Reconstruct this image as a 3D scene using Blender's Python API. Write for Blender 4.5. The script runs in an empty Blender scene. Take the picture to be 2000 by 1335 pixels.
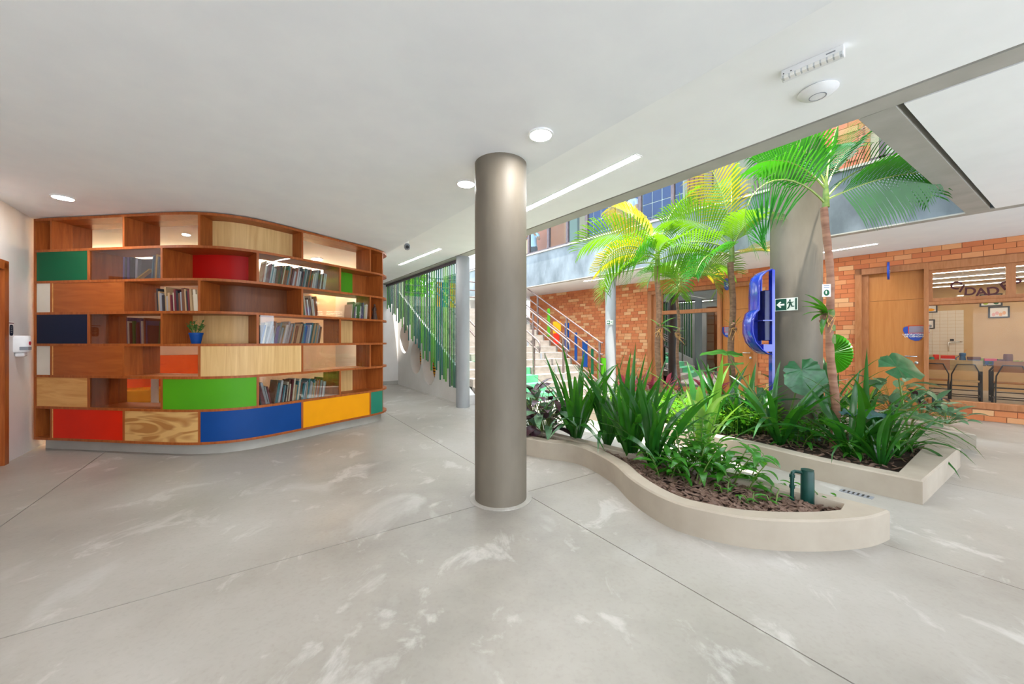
import bpy, math, random
from mathutils import Matrix, Vector
random.seed(7)
R = random.Random(11)
# ------------------------------------------------------------------ camera, world, sun, exposure
F, CX, HY, H = 730.0, 1000.0, 665.0, 1.35      # focal length in px of a 2000 px wide frame, horizon row, eye height
sc = bpy.context.scene
cd = bpy.data.cameras.new('camera'); cam = bpy.data.objects.new('camera', cd); sc.collection.objects.link(cam)
cd.sensor_width = 36; cd.lens = F / 2000 * 36; cd.shift_y = -2.5 / 2000; cd.clip_start = .05
cam.location = (0, 0, H); cam.rotation_euler = (math.pi / 2, 0, 0); sc.camera = cam
w = bpy.data.worlds.new('sky'); sc.world = w; w.use_nodes = True
bg = w.node_tree.nodes['Background']
bg.inputs[0].default_value = (.80, .90, 1.0, 1); bg.inputs[1].default_value = 2.3
sl = bpy.data.lights.new('sun', 'SUN'); sun = bpy.data.objects.new('sun', sl); sc.collection.objects.link(sun)
sl.energy = 8.0; sl.angle = .02; sl.color = (1, .95, .86)
sun.rotation_euler = Vector((.056, -.263, 1)).to_track_quat('Z', 'Y').to_euler()
vs = sc.view_settings
sc.display_settings.display_device = 'sRGB'
vs.view_transform = 'Standard'; vs.look = 'None'; vs.gamma = 1; vs.use_curve_mapping = False; vs.exposure = 1.2
sc.cycles.max_bounces = 10; sc.cycles.diffuse_bounces = 6; sc.cycles.transparent_max_bounces = 24

# ------------------------------------------------------------------ helpers
PI = math.pi
def G(u, v, z=0.0):
    Y = (H - z) * F / (v - HY); return Vector(((u - CX) / F * Y, Y, z))
def at(u, v, Y): return Vector(((u - CX) / F * Y, Y, H - (v - HY) * Y / F))
d1 = Vector((-.557, .8305, 0)).normalized(); d2 = Vector((d1.y, -d1.x, 0))
def fr(o, ex):
    ex = Vector((ex[0], ex[1], 0)).normalized(); ey = Vector((-ex.y, ex.x, 0))
    return Matrix(((ex.x, ey.x, 0, o[0]), (ex.y, ey.y, 0, o[1]), (0, 0, 1, o[2] if len(o) > 2 else 0), (0, 0, 0, 1)))
HM = fr((0, 0), d2)                              # hall frame: x = a (towards courtyard), y = b (away)
def wx(u, M):                                    # where the ray of column u meets the vertical plane y'=0 of frame M
    t = (u - CX) / F; o = M.translation; ex = M.col[0]
    s = (t * o.y - o.x) / (ex.x - t * ex.y); return s
def wY(u, M): return M.translation.y + wx(u, M) * M.col[0].y
def wz(u, v, M): return H - (v - HY) * wY(u, M) / F
WM = {}
def setp(o, label=None, cat=None, group=None, kind=None):
    if label: o['label'] = label
    if cat: o['category'] = cat
    if group: o['group'] = group
    if kind: o['kind'] = kind
    return o
def thing(name, label, cat, loc=(0, 0, 0), rz=0, group=None, kind=None):
    o = bpy.data.objects.new(name, None); sc.collection.objects.link(o); o.empty_display_size = .1
    o.location = loc; o.rotation_euler = (0, 0, rz)
    WM[o.name] = Matrix.Translation(Vector(loc)) @ Matrix.Rotation(rz, 4, 'Z')
    return setp(o, label, cat, group, kind)
def thingM(name, label, cat, M, group=None, kind=None):
    return thing(name, label, cat, M.translation, math.atan2(M[1][0], M[0][0]), group, kind)
class MB:
    def __init__(s, M=None): s.v = []; s.f = []; s.mi = []; s.M = M or Matrix.Identity(4); s.m = 0
    def add(s, vs_, fs):
        n = len(s.v); s.v += [s.M @ Vector(p) for p in vs_]
        for f in fs: s.f.append([i + n for i in f]); s.mi.append(s.m)
        return s
    def box(s, x0, x1, y0, y1, z0, z1):
        return s.add([(x0, y0, z0), (x1, y0, z0), (x1, y1, z0), (x0, y1, z0), (x0, y0, z1), (x1, y0, z1), (x1, y1, z1), (x0, y1, z1)],
            [(0, 3, 2, 1), (4, 5, 6, 7), (0, 1, 5, 4), (1, 2, 6, 5), (2, 3, 7, 6), (3, 0, 4, 7)])
    def prism(s, poly, z0, z1):
        n = len(poly)
        return s.add([(p[0], p[1], z0) for p in poly] + [(p[0], p[1], z1) for p in poly],
            [list(range(n))[::-1], list(range(n, 2 * n))] + [(i, (i + 1) % n, n + (i + 1) % n, n + i) for i in range(n)])
    def plate(s, poly, y0, y1):                  # outline in x,z extruded along y
        n = len(poly)
        return s.add([(p[0], y0, p[1]) for p in poly] + [(p[0], y1, p[1]) for p in poly],
            [list(range(n)), list(range(n, 2 * n))[::-1]] + [(i, n + i, n + (i + 1) % n, (i + 1) % n) for i in range(n)])
    def tube(s, pts, r, n=8, cap=True):
        pts = [Vector(p) for p in pts]; k = len(pts)
        rr = r if isinstance(r, (list, tuple)) else [r] * k
        vs_, fs = [], []; ref = None
        for i, p in enumerate(pts):
            t = (pts[min(i + 1, k - 1)] - pts[max(i - 1, 0)]).normalized()
            if ref is None: ref = Vector((0, 0, 1)) if abs(t.z) < .9 else Vector((1, 0, 0))
            a = (ref - t * ref.dot(t)).normalized(); b = t.cross(a); ref = a
            for j in range(n):
                q = 2 * PI * j / n; vs_.append(p + (a * math.cos(q) + b * math.sin(q)) * rr[i])
        for i in range(k - 1):
            for j in range(n): fs.append((i * n + j, i * n + (j + 1) % n, (i + 1) * n + (j + 1) % n, (i + 1) * n + j))
        if cap: fs += [list(range(n))[::-1], list(range((k - 1) * n, k * n))]
        return s.add(vs_, fs)
    def lathe(s, prof, c=(0, 0, 0), n=24, cap=True):
        vs_, fs = [], []; k = len(prof)
        for r, z in prof:
            for j in range(n):
                q = 2 * PI * j / n; vs_.append((c[0] + r * math.cos(q), c[1] + r * math.sin(q), c[2] + z))
        for i in range(k - 1):
            for j in range(n): fs.append((i * n + j, i * n + (j + 1) % n, (i + 1) * n + (j + 1) % n, (i + 1) * n + j))
        if cap: fs += [list(range(n))[::-1], list(range((k - 1) * n, k * n))]
        return s.add(vs_, fs)
    def grid(s, rows, closed=False):             # rows of points -> quads
        n = len(rows[0]); vs_ = [p for r in rows for p in r]; fs = []
        for i in range(len(rows) - 1):
            for j in range(n if closed else n - 1): fs.append((i * n + j, i * n + (j + 1) % n, (i + 1) * n + (j + 1) % n, (i + 1) * n + j))
        return s.add(vs_, fs)
    def mesh(s, name, mats, smooth=True):
        me = bpy.data.meshes.new(name); me.from_pydata([tuple(p) for p in s.v], [], s.f)
        for m in (mats if isinstance(mats, (list, tuple)) else [mats]): me.materials.append(m)
        if any(s.mi): me.polygons.foreach_set('material_index', s.mi)
        if smooth:
            me.polygons.foreach_set('use_smooth', [True] * len(me.polygons)); me.set_sharp_from_angle(angle=math.radians(38))
        me.update(); return me
    def build(s, name, mats, parent=None, label=None, cat=None, group=None, kind=None, smooth=True, bevel=0):
        loc = Vector((0, 0, 0))
        if parent is not None:
            inv = WM[parent.name].inverted(); s.v = [inv @ p for p in s.v]
        else:
            xs = [p.x for p in s.v]; ys = [p.y for p in s.v]; zs = [p.z for p in s.v]
            loc = Vector(((min(xs) + max(xs)) / 2, (min(ys) + max(ys)) / 2, min(zs))); s.v = [p - loc for p in s.v]
        o = bpy.data.objects.new(name, s.mesh(name, mats, smooth)); sc.collection.objects.link(o)
        o.location = loc
        if parent is not None: o.parent = parent; WM[o.name] = WM[parent.name]
        else: WM[o.name] = Matrix.Translation(loc)
        if bevel:
            b = o.modifiers.new('bevel', 'BEVEL'); b.width = bevel; b.segments = 2; b.limit_method = 'ANGLE'
        return setp(o, label, cat, group, kind)
def inst(me, name, parent, M, label=None):       # a part that shares mesh data; M is relative to the parent
    o = bpy.data.objects.new(name, me); sc.collection.objects.link(o); o.parent = parent; o.matrix_basis = M
    WM[o.name] = WM.get(parent.name, Matrix.Identity(4)) @ M
    if label: o['label'] = label
    return o
def copy_tree(o, parent=None):
    c = o.copy(); sc.collection.objects.link(c); c.parent = parent
    for ch in list(o.children): copy_tree(ch, c)
    return c
ORD = 'first second third fourth fifth sixth seventh eighth ninth tenth eleventh twelfth thirteenth fourteenth fifteenth sixteenth seventeenth eighteenth nineteenth twentieth'.split()
def ordn(i):
    if i < 20: return ORD[i]
    if i == 29: return 'thirtieth'
    if i == 39: return 'fortieth'
    return ('twenty ' if i < 29 else 'thirty ' if i < 39 else 'forty ') + ORD[(i + 1) % 10 - 1]

# ------------------------------------------------------------------ materials
def srgb(h):
    h = h.lstrip('#'); c = [int(h[i:i + 2], 16) / 255 for i in (0, 2, 4)]
    return tuple((x / 12.92 if x <= .04045 else ((x + .055) / 1.055) ** 2.4) for x in c) + (1,)
def nodes(name):
    m = bpy.data.materials.new(name); m.use_nodes = True; nt = m.node_tree
    return m, nt, nt.nodes['Principled BSDF']
def col(c): return srgb(c) if isinstance(c, str) else tuple(c) + ((1,) if len(c) == 3 else ())
def noise(nt, scale, stretch=(1, 1, 1), detail=4, rough=.55, coord='Object', dist=0):
    tc = nt.nodes.new('ShaderNodeTexCoord'); mp = nt.nodes.new('ShaderNodeMapping'); n = nt.nodes.new('ShaderNodeTexNoise')
    mp.inputs['Scale'].default_value = stretch; n.inputs['Scale'].default_value = scale; n.inputs['Detail'].default_value = detail
    n.inputs['Roughness'].default_value = rough; n.inputs['Distortion'].default_value = dist
    nt.links.new(tc.outputs[coord], mp.inputs[0]); nt.links.new(mp.outputs[0], n.inputs['Vector']); return n
def ramp(nt, fac, stops):
    r = nt.nodes.new('ShaderNodeValToRGB'); e = r.color_ramp.elements
    while len(e) < len(stops): e.new(.5)
    for x, (p, c) in zip(e, stops): x.position = p; x.color = col(c)
    nt.links.new(fac, r.inputs[0]); return r
def pm(name, c1, c2=None, rough=.5, scale=6, stretch=(1, 1, 1), detail=4, lo=.35, hi=.65, bump=0, metal=0, spec=.4, dist=0, coord='Object', coat=0):
    m, nt, b = nodes(name)
    c1 = col(c1)
    if c2 is None: c2 = tuple(min(1, x * .9) for x in c1[:3])
    n = noise(nt, scale, stretch, detail, coord=coord, dist=dist)
    r = ramp(nt, n.outputs['Fac'], [(lo, c1), (hi, c2)])
    nt.links.new(r.outputs[0], b.inputs['Base Color'])
    b.inputs['Roughness'].default_value = rough; b.inputs['Metallic'].default_value = metal
    b.inputs['Specular IOR Level'].default_value = spec; b.inputs['Coat Weight'].default_value = coat
    if bump:
        bp_ = nt.nodes.new('ShaderNodeBump'); bp_.inputs['Strength'].default_value = bump; bp_.inputs['Distance'].default_value = .01
        nt.links.new(n.outputs['Fac'], bp_.inputs['Height']); nt.links.new(bp_.outputs[0], b.inputs['Normal'])
    return m
def emit(name, c, s):
    m, nt, b = nodes(name); b.inputs['Base Color'].default_value = col(c)
    b.inputs['Emission Color'].default_value = col(c); b.inputs['Emission Strength'].default_value = s; return m
def leafm(name, c1, c2, trans=.4, rough=.38, scale=14, stretch=(1, 1, 1), tcol=None, vein=None):
    m, nt, b = nodes(name)
    n = noise(nt, scale, stretch, 3)
    r = ramp(nt, n.outputs['Fac'], [(.35, c1), (.65, c2)]); colr = r.outputs[0]
    if vein:
        wv = nt.nodes.new('ShaderNodeTexWave'); tc = nt.nodes.new('ShaderNodeTexCoord'); wv.inputs['Scale'].default_value = vein[1]; wv.inputs['Distortion'].default_value = 1.5
        nt.links.new(tc.outputs['Object'], wv.inputs['Vector'])
        r2 = ramp(nt, wv.outputs['Fac'], [(.55, (0, 0, 0)), (.8, (1, 1, 1))]); mx = nt.nodes.new('ShaderNodeMix'); mx.data_type = 'RGBA'
        nt.links.new(r2.outputs[0], mx.inputs[0]); nt.links.new(colr, mx.inputs[6]); mx.inputs[7].default_value = col(vein[0]); colr = mx.outputs[2]
    nt.links.new(colr, b.inputs['Base Color'])
    b.inputs['Roughness'].default_value = rough
    t = nt.nodes.new('ShaderNodeBsdfTranslucent'); mx = nt.nodes.new('ShaderNodeMixShader'); mx.inputs[0].default_value = trans
    if tcol: t.inputs[0].default_value = col(tcol)
    else: nt.links.new(colr, t.inputs[0])
    out = nt.nodes['Material Output']
    nt.links.new(b.outputs[0], mx.inputs[1]); nt.links.new(t.outputs[0], mx.inputs[2]); nt.links.new(mx.outputs[0], out.inputs[0]); return m
def glassm(name, tint=(.9, .93, .93), refl=1.0, haze=0):
    m, nt, b = nodes(name); out = nt.nodes['Material Output']; nt.nodes.remove(b)
    tr = nt.nodes.new('ShaderNodeBsdfTransparent'); gl = nt.nodes.new('ShaderNodeBsdfGlossy'); ge = nt.nodes.new('ShaderNodeNewGeometry'); dt = nt.nodes.new('ShaderNodeVectorMath'); dt.operation = 'DOT_PRODUCT'
    def mth(op, *v):
        q = nt.nodes.new('ShaderNodeMath'); q.operation = op
        for i, x in enumerate(v):
            if isinstance(x, (int, float)): q.inputs[i].default_value = x
            else: nt.links.new(x, q.inputs[i])
        return q.outputs[0]
    nt.links.new(ge.outputs['Normal'], dt.inputs[0]); nt.links.new(ge.outputs['Incoming'], dt.inputs[1])
    fz = mth('MULTIPLY_ADD', mth('POWER', mth('SUBTRACT', 1.0, mth('ABSOLUTE', dt.outputs['Value'])), 5.0), .96, .04)   # Schlick reflectance, same from both faces
    n = noise(nt, 3, detail=1); r = ramp(nt, n.outputs['Fac'], [(.3, tint), (.7, tuple(min(1, x * 1.02) for x in tint))])
    nt.links.new(r.outputs[0], tr.inputs[0]); gl.inputs['Roughness'].default_value = .01
    mu = nt.nodes.new('ShaderNodeMath'); mu.operation = 'MULTIPLY_ADD'; mu.inputs[1].default_value = refl; mu.inputs[2].default_value = haze; mu.use_clamp = True
    mx = nt.nodes.new('ShaderNodeMixShader')
    nt.links.new(fz, mu.inputs[0]); nt.links.new(mu.outputs[0], mx.inputs[0]); nt.links.new(tr.outputs[0], mx.inputs[1]); nt.links.new(gl.outputs[0], mx.inputs[2])
    nt.links.new(mx.outputs[0], out.inputs[0]); return m
def brickm(name, a, b_, c, d):
    m, nt, b = nodes(name)
    oi = nt.nodes.new('ShaderNodeObjectInfo'); ge = nt.nodes.new('ShaderNodeNewGeometry'); ad = nt.nodes.new('ShaderNodeMath'); ad.operation = 'ADD'
    fc = nt.nodes.new('ShaderNodeMath'); fc.operation = 'FRACT'
    nt.links.new(oi.outputs['Random'], ad.inputs[0]); nt.links.new(ge.outputs['Random Per Island'], ad.inputs[1]); nt.links.new(ad.outputs[0], fc.inputs[0])
    r = ramp(nt, fc.outputs[0], [(0, a), (.45, b_), (.8, c), (.93, d)])
    n = noise(nt, 30, detail=5); mx = nt.nodes.new('ShaderNodeMix'); mx.data_type = 'RGBA'; mx.blend_type = 'MULTIPLY'; mx.inputs[0].default_value = .5
    r2 = ramp(nt, n.outputs['Fac'], [(.3, (.72, .66, .62)), (.6, (1, 1, 1))])
    nt.links.new(r.outputs[0], mx.inputs[6]); nt.links.new(r2.outputs[0], mx.inputs[7]); nt.links.new(mx.outputs[2], b.inputs['Base Color'])
    b.inputs['Roughness'].default_value = .8
    bp_ = nt.nodes.new('ShaderNodeBump'); bp_.inputs['Strength'].default_value = .3; bp_.inputs['Distance'].default_value = .01
    nt.links.new(n.outputs['Fac'], bp_.inputs['Height']); nt.links.new(bp_.outputs[0], b.inputs['Normal']); return m
def floorm():
    m, nt, b = nodes('polished_concrete')
    n1 = noise(nt, .55, detail=6, rough=.6, coord='Object'); r1 = ramp(nt, n1.outputs['Fac'], [(.3, '#85807a'), (.5, '#a19c94'), (.7, '#b2aea8')])
    n2 = noise(nt, 1.7, (1, .55, 1), 5, .55, dist=.6); r2 = ramp(nt, n2.outputs['Fac'], [(.6, (0, 0, 0)), (.7, (.55, .55, .55))])
    n3 = noise(nt, 45, detail=3); r3 = ramp(nt, n3.outputs['Fac'], [(.25, (.93, .92, .91)), (.5, (1, 1, 1))])
    n4 = noise(nt, 3.2, (1, .7, 1), 7, .62, dist=.5); r4 = ramp(nt, n4.outputs['Fac'], [(.58, (0, 0, 0)), (.66, (.42, .42, .42))])
    a = nt.nodes.new('ShaderNodeMix'); a.data_type = 'RGBA'; nt.links.new(r2.outputs[0], a.inputs[0]); nt.links.new(r1.outputs[0], a.inputs[6]); a.inputs[7].default_value = col('#bab8b4')
    d = nt.nodes.new('ShaderNodeMix'); d.data_type = 'RGBA'; nt.links.new(r4.outputs[0], d.inputs[0]); nt.links.new(a.outputs[2], d.inputs[6]); d.inputs[7].default_value = col('#d3d1cd')
    c = nt.nodes.new('ShaderNodeMix'); c.data_type = 'RGBA'; c.blend_type = 'MULTIPLY'; c.inputs[0].default_value = 1
    nt.links.new(d.outputs[2], c.inputs[6]); nt.links.new(r3.outputs[0], c.inputs[7]); nt.links.new(c.outputs[2], b.inputs['Base Color'])
    rr = ramp(nt, n1.outputs['Fac'], [(.3, (.32, .32, .32)), (.7, (.48, .48, .48))]); nt.links.new(rr.outputs[0], b.inputs['Roughness'])
    b.inputs['Specular IOR Level'].default_value = .4; return m
M = {}
M['floor'] = floorm()
M['joint'] = pm('joint_filler', '#6f6b65', '#5d5a55', .8)
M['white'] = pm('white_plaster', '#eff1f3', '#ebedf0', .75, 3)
M['wallw'] = pm('white_wall_paint', '#dedad7', '#d8d3cf', .7, 2)
M['beige'] = pm('beige_wall_paint', '#d9cdb8', '#d2c5ae', .7, 2)
M['peach'] = pm('peach_wall_paint', '#ecd2b8', '#e6c9ad', .7, 2)
M['conc'] = pm('column_concrete', '#5f574b', '#776e61', .55, 2.2, (1, 1, .35), 7, .3, .7, bump=.08)
M['concd'] = pm('balcony_concrete', '#5b646b', '#858f97', .7, 1.6, (1, 1, .5), 8, .35, .62, bump=.1)
M['concl'] = pm('pale_column_concrete', '#8b8d8f', '#a0a3a6', .6, 2.2, (1, 1, .35), 7, .3, .7, bump=.08)
M['strip'] = pm('white_plaster_lit_tone', '#f6f7f8', '#f3f4f5', .75, 3)  # lighter ceiling tone, courtyard light on the raised strip put into the colour
M['concb'] = pm('beam_concrete', '#b0ada6', '#a4a199', .7, 3, detail=6, bump=.06)
M['stairc'] = pm('stair_concrete', '#97908a', '#857e76', .8, 6, (1, 1, 3), 7, bump=.1)
M['planter'] = pm('planter_plaster', '#aca192', '#a09485', .7, 2.5, detail=6, bump=.03)
M['soil'] = pm('dark_soil', '#3a2a22', '#241914', .95, 30, bump=.5)
M['mulch'] = pm('bark_mulch', '#5c4538', '#7a6358', .9, 25)
M['brick'] = brickm('clay_brick', '#bb693f', '#c87545', '#cf8553', '#daa676')
M['brick2'] = brickm('upper_clay_brick', '#a85f46', '#b4694e', '#b87258', '#c08265')
M['mortar'] = pm('brick_mortar', '#a87252', '#96634a', .9, 20)
def wood(name, a, b, s=(9, 9, .8), sc_=2.6, rough=.42, dist=1.2): return pm(name, a, b, rough, sc_, s, 5, .3, .68, dist=dist, spec=.35)
M['wood'] = wood('cedar_veneer', '#8a4317', '#a85c27')
M['woodh'] = wood('cedar_panel_horizontal_grain', '#94491a', '#a95c26', (1, 1, 9), 1.6)
M['woodd'] = wood('dark_cedar_veneer', '#663618', '#7a4420')
M['pine'] = wood('pine_veneer', '#c79d64', '#dcb87e', (10, 10, .5), 2)
M['pineh'] = wood('pine_panel_horizontal_grain', '#c08a48', '#d6a664', (1, 1, 8), 1.8)
M['ply'] = pm('figured_plywood', '#d2a768', '#a9743c', .42, 1.5, (1, 1, 3.2), 1, .44, .56, dist=2.2)
M['doorw'] = wood('door_veneer', '#b26f34', '#c17f42', (7, 7, .6), 2)
M['frame'] = wood('door_frame_timber', '#9c6236', '#b0744a', (6, 6, 1), 3)
for k, c in dict(red='#d62406', redd='#b80c06', lime='#4c9a10', blue='#004088', navy='#0a1734', yellow='#f0a000', teal='#1f7f68', dgreen='#055a38', cream='#d8d0c2', white2='#eceae6').items():
    M[k] = pm(k + '_laminate', c, None, .5, 2, spec=.25)
M['black'] = pm('black_steel', '#1d1b1b', '#272424', .4, 20)
M['railm'] = pm('brown_steel', '#6e5f5e', '#857674', .35, 20, metal=.4)
M['dframe'] = pm('dark_window_frame', '#4a4046', '#5a5056', .45, 15)
M['chrome'] = pm('brushed_chrome', '#c4c4c4', '#b0b0b0', .25, 30, metal=1)
M['plastic'] = pm('white_plastic', '#e9e9ea', '#e2e2e4', .35, 10)
M['greyp'] = pm('grey_plastic', '#8e9299', '#84888f', .4, 10)
M['lamp'] = emit('lamp_diffuser', (1, .985, .965), 130)
M['lampl'] = emit('linear_lamp_diffuser', (1, 1, .99), 40)
M['lampw'] = emit('warm_lamp_diffuser', (1, .80, .58), 300)
M['cove'] = emit('warm_cove_strip', (1, .74, .42), 40)
M['glass'] = glassm('clear_glass', (.93, .95, .95), 1.3)
M['glassc'] = glassm('coated_classroom_glass', (.5, .52, .52), 3.5, .12)
M['glassl'] = glassm('laboratory_window_glass', (.95, .96, .96), .35)
M['labw'] = pm('tan_wall_paint', '#c3a67c', '#bb9d72', .7, 2)
M['glassr'] = glassm('upper_window_glass', (.84, .90, .90), .55, .0)
M['glassk'] = glassm('bookcase_glass', (.90, .90, .90), 1.2, .015)
M['glassd'] = glassm('tinted_bookcase_glass', (.76, .74, .76), 1.0, .02)
M['dmetal'] = pm('dark_green_paint', '#0f3f38', '#0c352f', .35, 10)
M['bluep'] = pm('blue_acrylic', '#1730b0', '#122796', .15, 4, spec=.6, coat=.5)
M['signb'] = pm('blue_sign', '#2a49a8', '#26429a', .4, 5)
M['signg'] = pm('green_sign', '#0c4a36', '#0a4331', .4, 8)
M['signw'] = pm('photoluminescent_white', '#dfe6d8', '#d8dfd0', .5, 8)
M['plum'] = pm('plum_foam', '#54292e', '#492428', .8, 12)
M['trunk'] = pm('palm_bark', '#6e5140', '#8c6a55', .85, 14, (1, 1, 3), 5, bump=.3)
M['trunkg'] = pm('green_palm_stem', '#4c6a2a', '#6d7f3a', .5, 10, (1, 1, 2), 4)
M['ringt'] = pm('ringed_palm_bark', '#7b5442', '#a07660', .7, 3, (1, 1, 7), 3, bump=.2)
M['frond'] = leafm('sunlit_palm_leaf', '#377016', '#5f8e18', .38, .3, 3, tcol='#6ea010')
M['frondy'] = leafm('yellowing_palm_leaf', '#98901a', '#c0a01e', .42, .35, 4, tcol='#ccb818')
M['frondd'] = leafm('deep_green_palm_leaf', '#16521f', '#267226', .3, .2, 3, tcol='#48a018')
M['rachis'] = pm('palm_rachis', '#7d9440', '#90a04c', .4, 12)
M['sword'] = leafm('sword_leaf', '#124217', '#25611e', .28, .25, 4, tcol='#4c921c')
M['sword2'] = leafm('pale_sword_leaf', '#4f8a34', '#7aa845', .36, .3, 4, tcol='#9ccb3c')
M['cala'] = leafm('calathea_leaf', '#1d4a30', '#2f6a44', .22, .3, 20, vein=('#8fb58a', 16))
M['calap'] = leafm('purple_calathea_leaf', '#3c2430', '#57323c', .2, .3, 12)
M['elep'] = leafm('elephant_ear_leaf', '#1b4a2a', '#326a42', .25, .3, 5, tcol='#4a9030')
M['elepb'] = leafm('bluish_elephant_ear_leaf', '#234646', '#365e5a', .12, .35, 5)
M['leafy'] = leafm('ginger_leaf', '#23621c', '#428426', .3, .22, 8, tcol='#6cb024')
M['ground'] = leafm('ground_cover_leaf', '#2f6e1c', '#5f9a2c', .35, .35, 5, tcol='#86b828')
M['cord'] = leafm('red_cordyline_leaf', '#6e2436', '#9a4450', .35, .3, 10, tcol='#c05068')
M['succ'] = leafm('jade_plant_leaf', '#2c5a28', '#49803a', .15, .3, 20)
M['tree'] = leafm('tree_leaf', '#3f8a2a', '#8cc23c', .45, .4, 2, tcol='#a8e03c')

# ================================================================== the setting
def hw(a, b, z=0.0): return HM @ Vector((a, b, z))
def ab(p): q = HM.inverted() @ Vector((p[0], p[1], 0)); return q.x, q.y
def lin(p, q):
    (a0, b0), (a1, b1) = ab(p), ab(q); return lambda b: a0 + (a1 - a0) * (b - b0) / (b1 - b0)
ZL, ZH = 2.865, 3.05
crease = lin(G(1030, 339.5, ZL), G(1630, 1, ZL))
b_out = lin(G(1030, 449, ZH), G(2000, 88, ZH))
b_in = lambda b: b_out(b) + .2
BM = fr((6.06, 5.0), (.625, -.780))              # far balcony front: x right, y into the building
BW = fr((8.22, 6.0), (.669, -.743))              # brick wall front
def bal(b):                                      # a of the balcony front at depth b
    o = Vector((6.06, 5.0)); e = Vector((-.625, .780)); a0, b0 = ab(o); a1, b1 = ab(o + e); return a0 + (a1 - a0) * (b - b0) / (b1 - b0)
def brk(b):
    o = Vector((8.22, 6.0)); e = Vector((-.669, .743)); a0, b0 = ab(o); a1, b1 = ab(o + e); return a0 + (a1 - a0) * (b - b0) / (b1 - b0)
BACK, END = -5.0, 11.6
# floor: dark joint bed and poured slabs
fl = MB(HM).box(-12, 18, BACK, 24, -.25, -.012).build('floor', M['joint'], None, 'pale polished concrete floor with saw cut joints', 'floor', kind='structure')
al = [-12, -1.575, 1.937, 3.434, 5.4, 9.3, 18]; bl = [BACK, -3.0, 2.70, 8.3, 24]; g = .0035
for i in range(len(al) - 1):
    for j in range(len(bl) - 1):
        MB(HM).box(al[i] + g, al[i + 1] - g, bl[j] + g, bl[j + 1] - g, -.2, 0).build('slab', M['floor'], fl, smooth=False)
def P(*pts): return [tuple(hw(a, b)[:2]) for a, b in pts]
def ceil(name, pts, z, label, mat='white'):
    return MB().prism(P(*pts), z, 3.32).build(name, M[mat], None, label, 'ceiling', kind='structure', smooth=False)
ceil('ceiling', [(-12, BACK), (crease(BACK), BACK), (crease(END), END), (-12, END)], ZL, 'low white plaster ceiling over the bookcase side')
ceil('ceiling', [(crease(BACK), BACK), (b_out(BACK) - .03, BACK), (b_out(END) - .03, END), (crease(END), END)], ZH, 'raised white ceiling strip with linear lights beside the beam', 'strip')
cb = lambda a: .9 - .033 * (a - 3.88)
a0 = b_in(.7)
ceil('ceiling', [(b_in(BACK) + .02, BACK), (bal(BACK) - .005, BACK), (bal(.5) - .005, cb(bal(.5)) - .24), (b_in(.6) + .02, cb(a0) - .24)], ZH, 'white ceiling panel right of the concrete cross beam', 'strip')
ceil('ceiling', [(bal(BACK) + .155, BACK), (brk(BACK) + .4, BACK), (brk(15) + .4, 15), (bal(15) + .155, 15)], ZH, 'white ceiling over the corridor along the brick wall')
def beam(pts, label, z1=3.5): MB().prism(P(*pts), ZH, z1).build('trim_1', M['concb'], None, label, 'beam', kind='structure', smooth=False)
beam([(b_out(BACK), BACK), (b_in(BACK), BACK), (b_in(END), END), (b_out(END), END)], 'long bare concrete edge beam between hall ceiling and courtyard')
beam([(a0, cb(a0)), (a0, cb(a0) - .2), (bal(.6), cb(bal(.6)) - .2), (bal(.8), cb(bal(.8)))], 'concrete cross beam closing the courtyard opening on the right')
beam([(bal(BACK), BACK), (bal(BACK) + .15, BACK), (bal(15) + .15, 15), (bal(15), 15)], 'thin concrete edge under the far balcony', 3.07)
for pts, lb in (([(-12, BACK), (b_out(BACK), BACK), (b_out(END), END), (-12, END)], 'slab over the hall'),
                ([(b_in(BACK), BACK), (brk(BACK) + 9, BACK), (brk(.55) + 9, .55), (b_in(.55), .55)], 'slab right of the courtyard'),
                ([(bal(.5) + .1, .5), (brk(.5) + 9, .5), (brk(15) + 9, 15), (bal(15) + .1, 15)], 'upper floor slab above the brick wall')):
    MB().prism(P(*pts), 3.33, 3.5).build('ceiling', M['concb'], None, 'concrete ' + lb, 'ceiling', kind='structure', smooth=False)
# left wall with its door
LW = fr(G(10, 905), (.585, -.811))               # x towards the camera side, y = to the right of it
MB(LW).box(-.95, .03, -.15, 0, 0, ZL).build('wall_left', M['wallw'], None, 'white painted wall left of the bookcase', 'wall', kind='structure')
MB(LW).box(1.05, 8, -.15, 0, 0, ZL).box(.03, 1.05, -.15, 0, 2.2, ZL).build('wall_left', M['wallw'], None, 'white painted wall beside the camera', 'wall', kind='structure')
dr = thing('door_1', 'brown wooden door frame at the left picture edge', 'door', LW @ Vector((.5, 0, 0)), kind='structure')
MB(LW).box(.01, .10, -.16, .03, 0, 2.2).box(.98, 1.07, -.16, .03, 0, 2.2).box(.01, 1.07, -.16, .03, 2.12, 2.22).build('door_frame', M['wood'], dr)
MB(LW).box(.10, .98, -.09, -.05, .01, 2.12).build('door_leaf', M['doorw'], dr)
MB(LW).tube([(.18, -.05, 1.0), (.18, .0, 1.0), (.30, .0, 1.0)], .01).build('handle', M['chrome'], dr)
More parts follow.
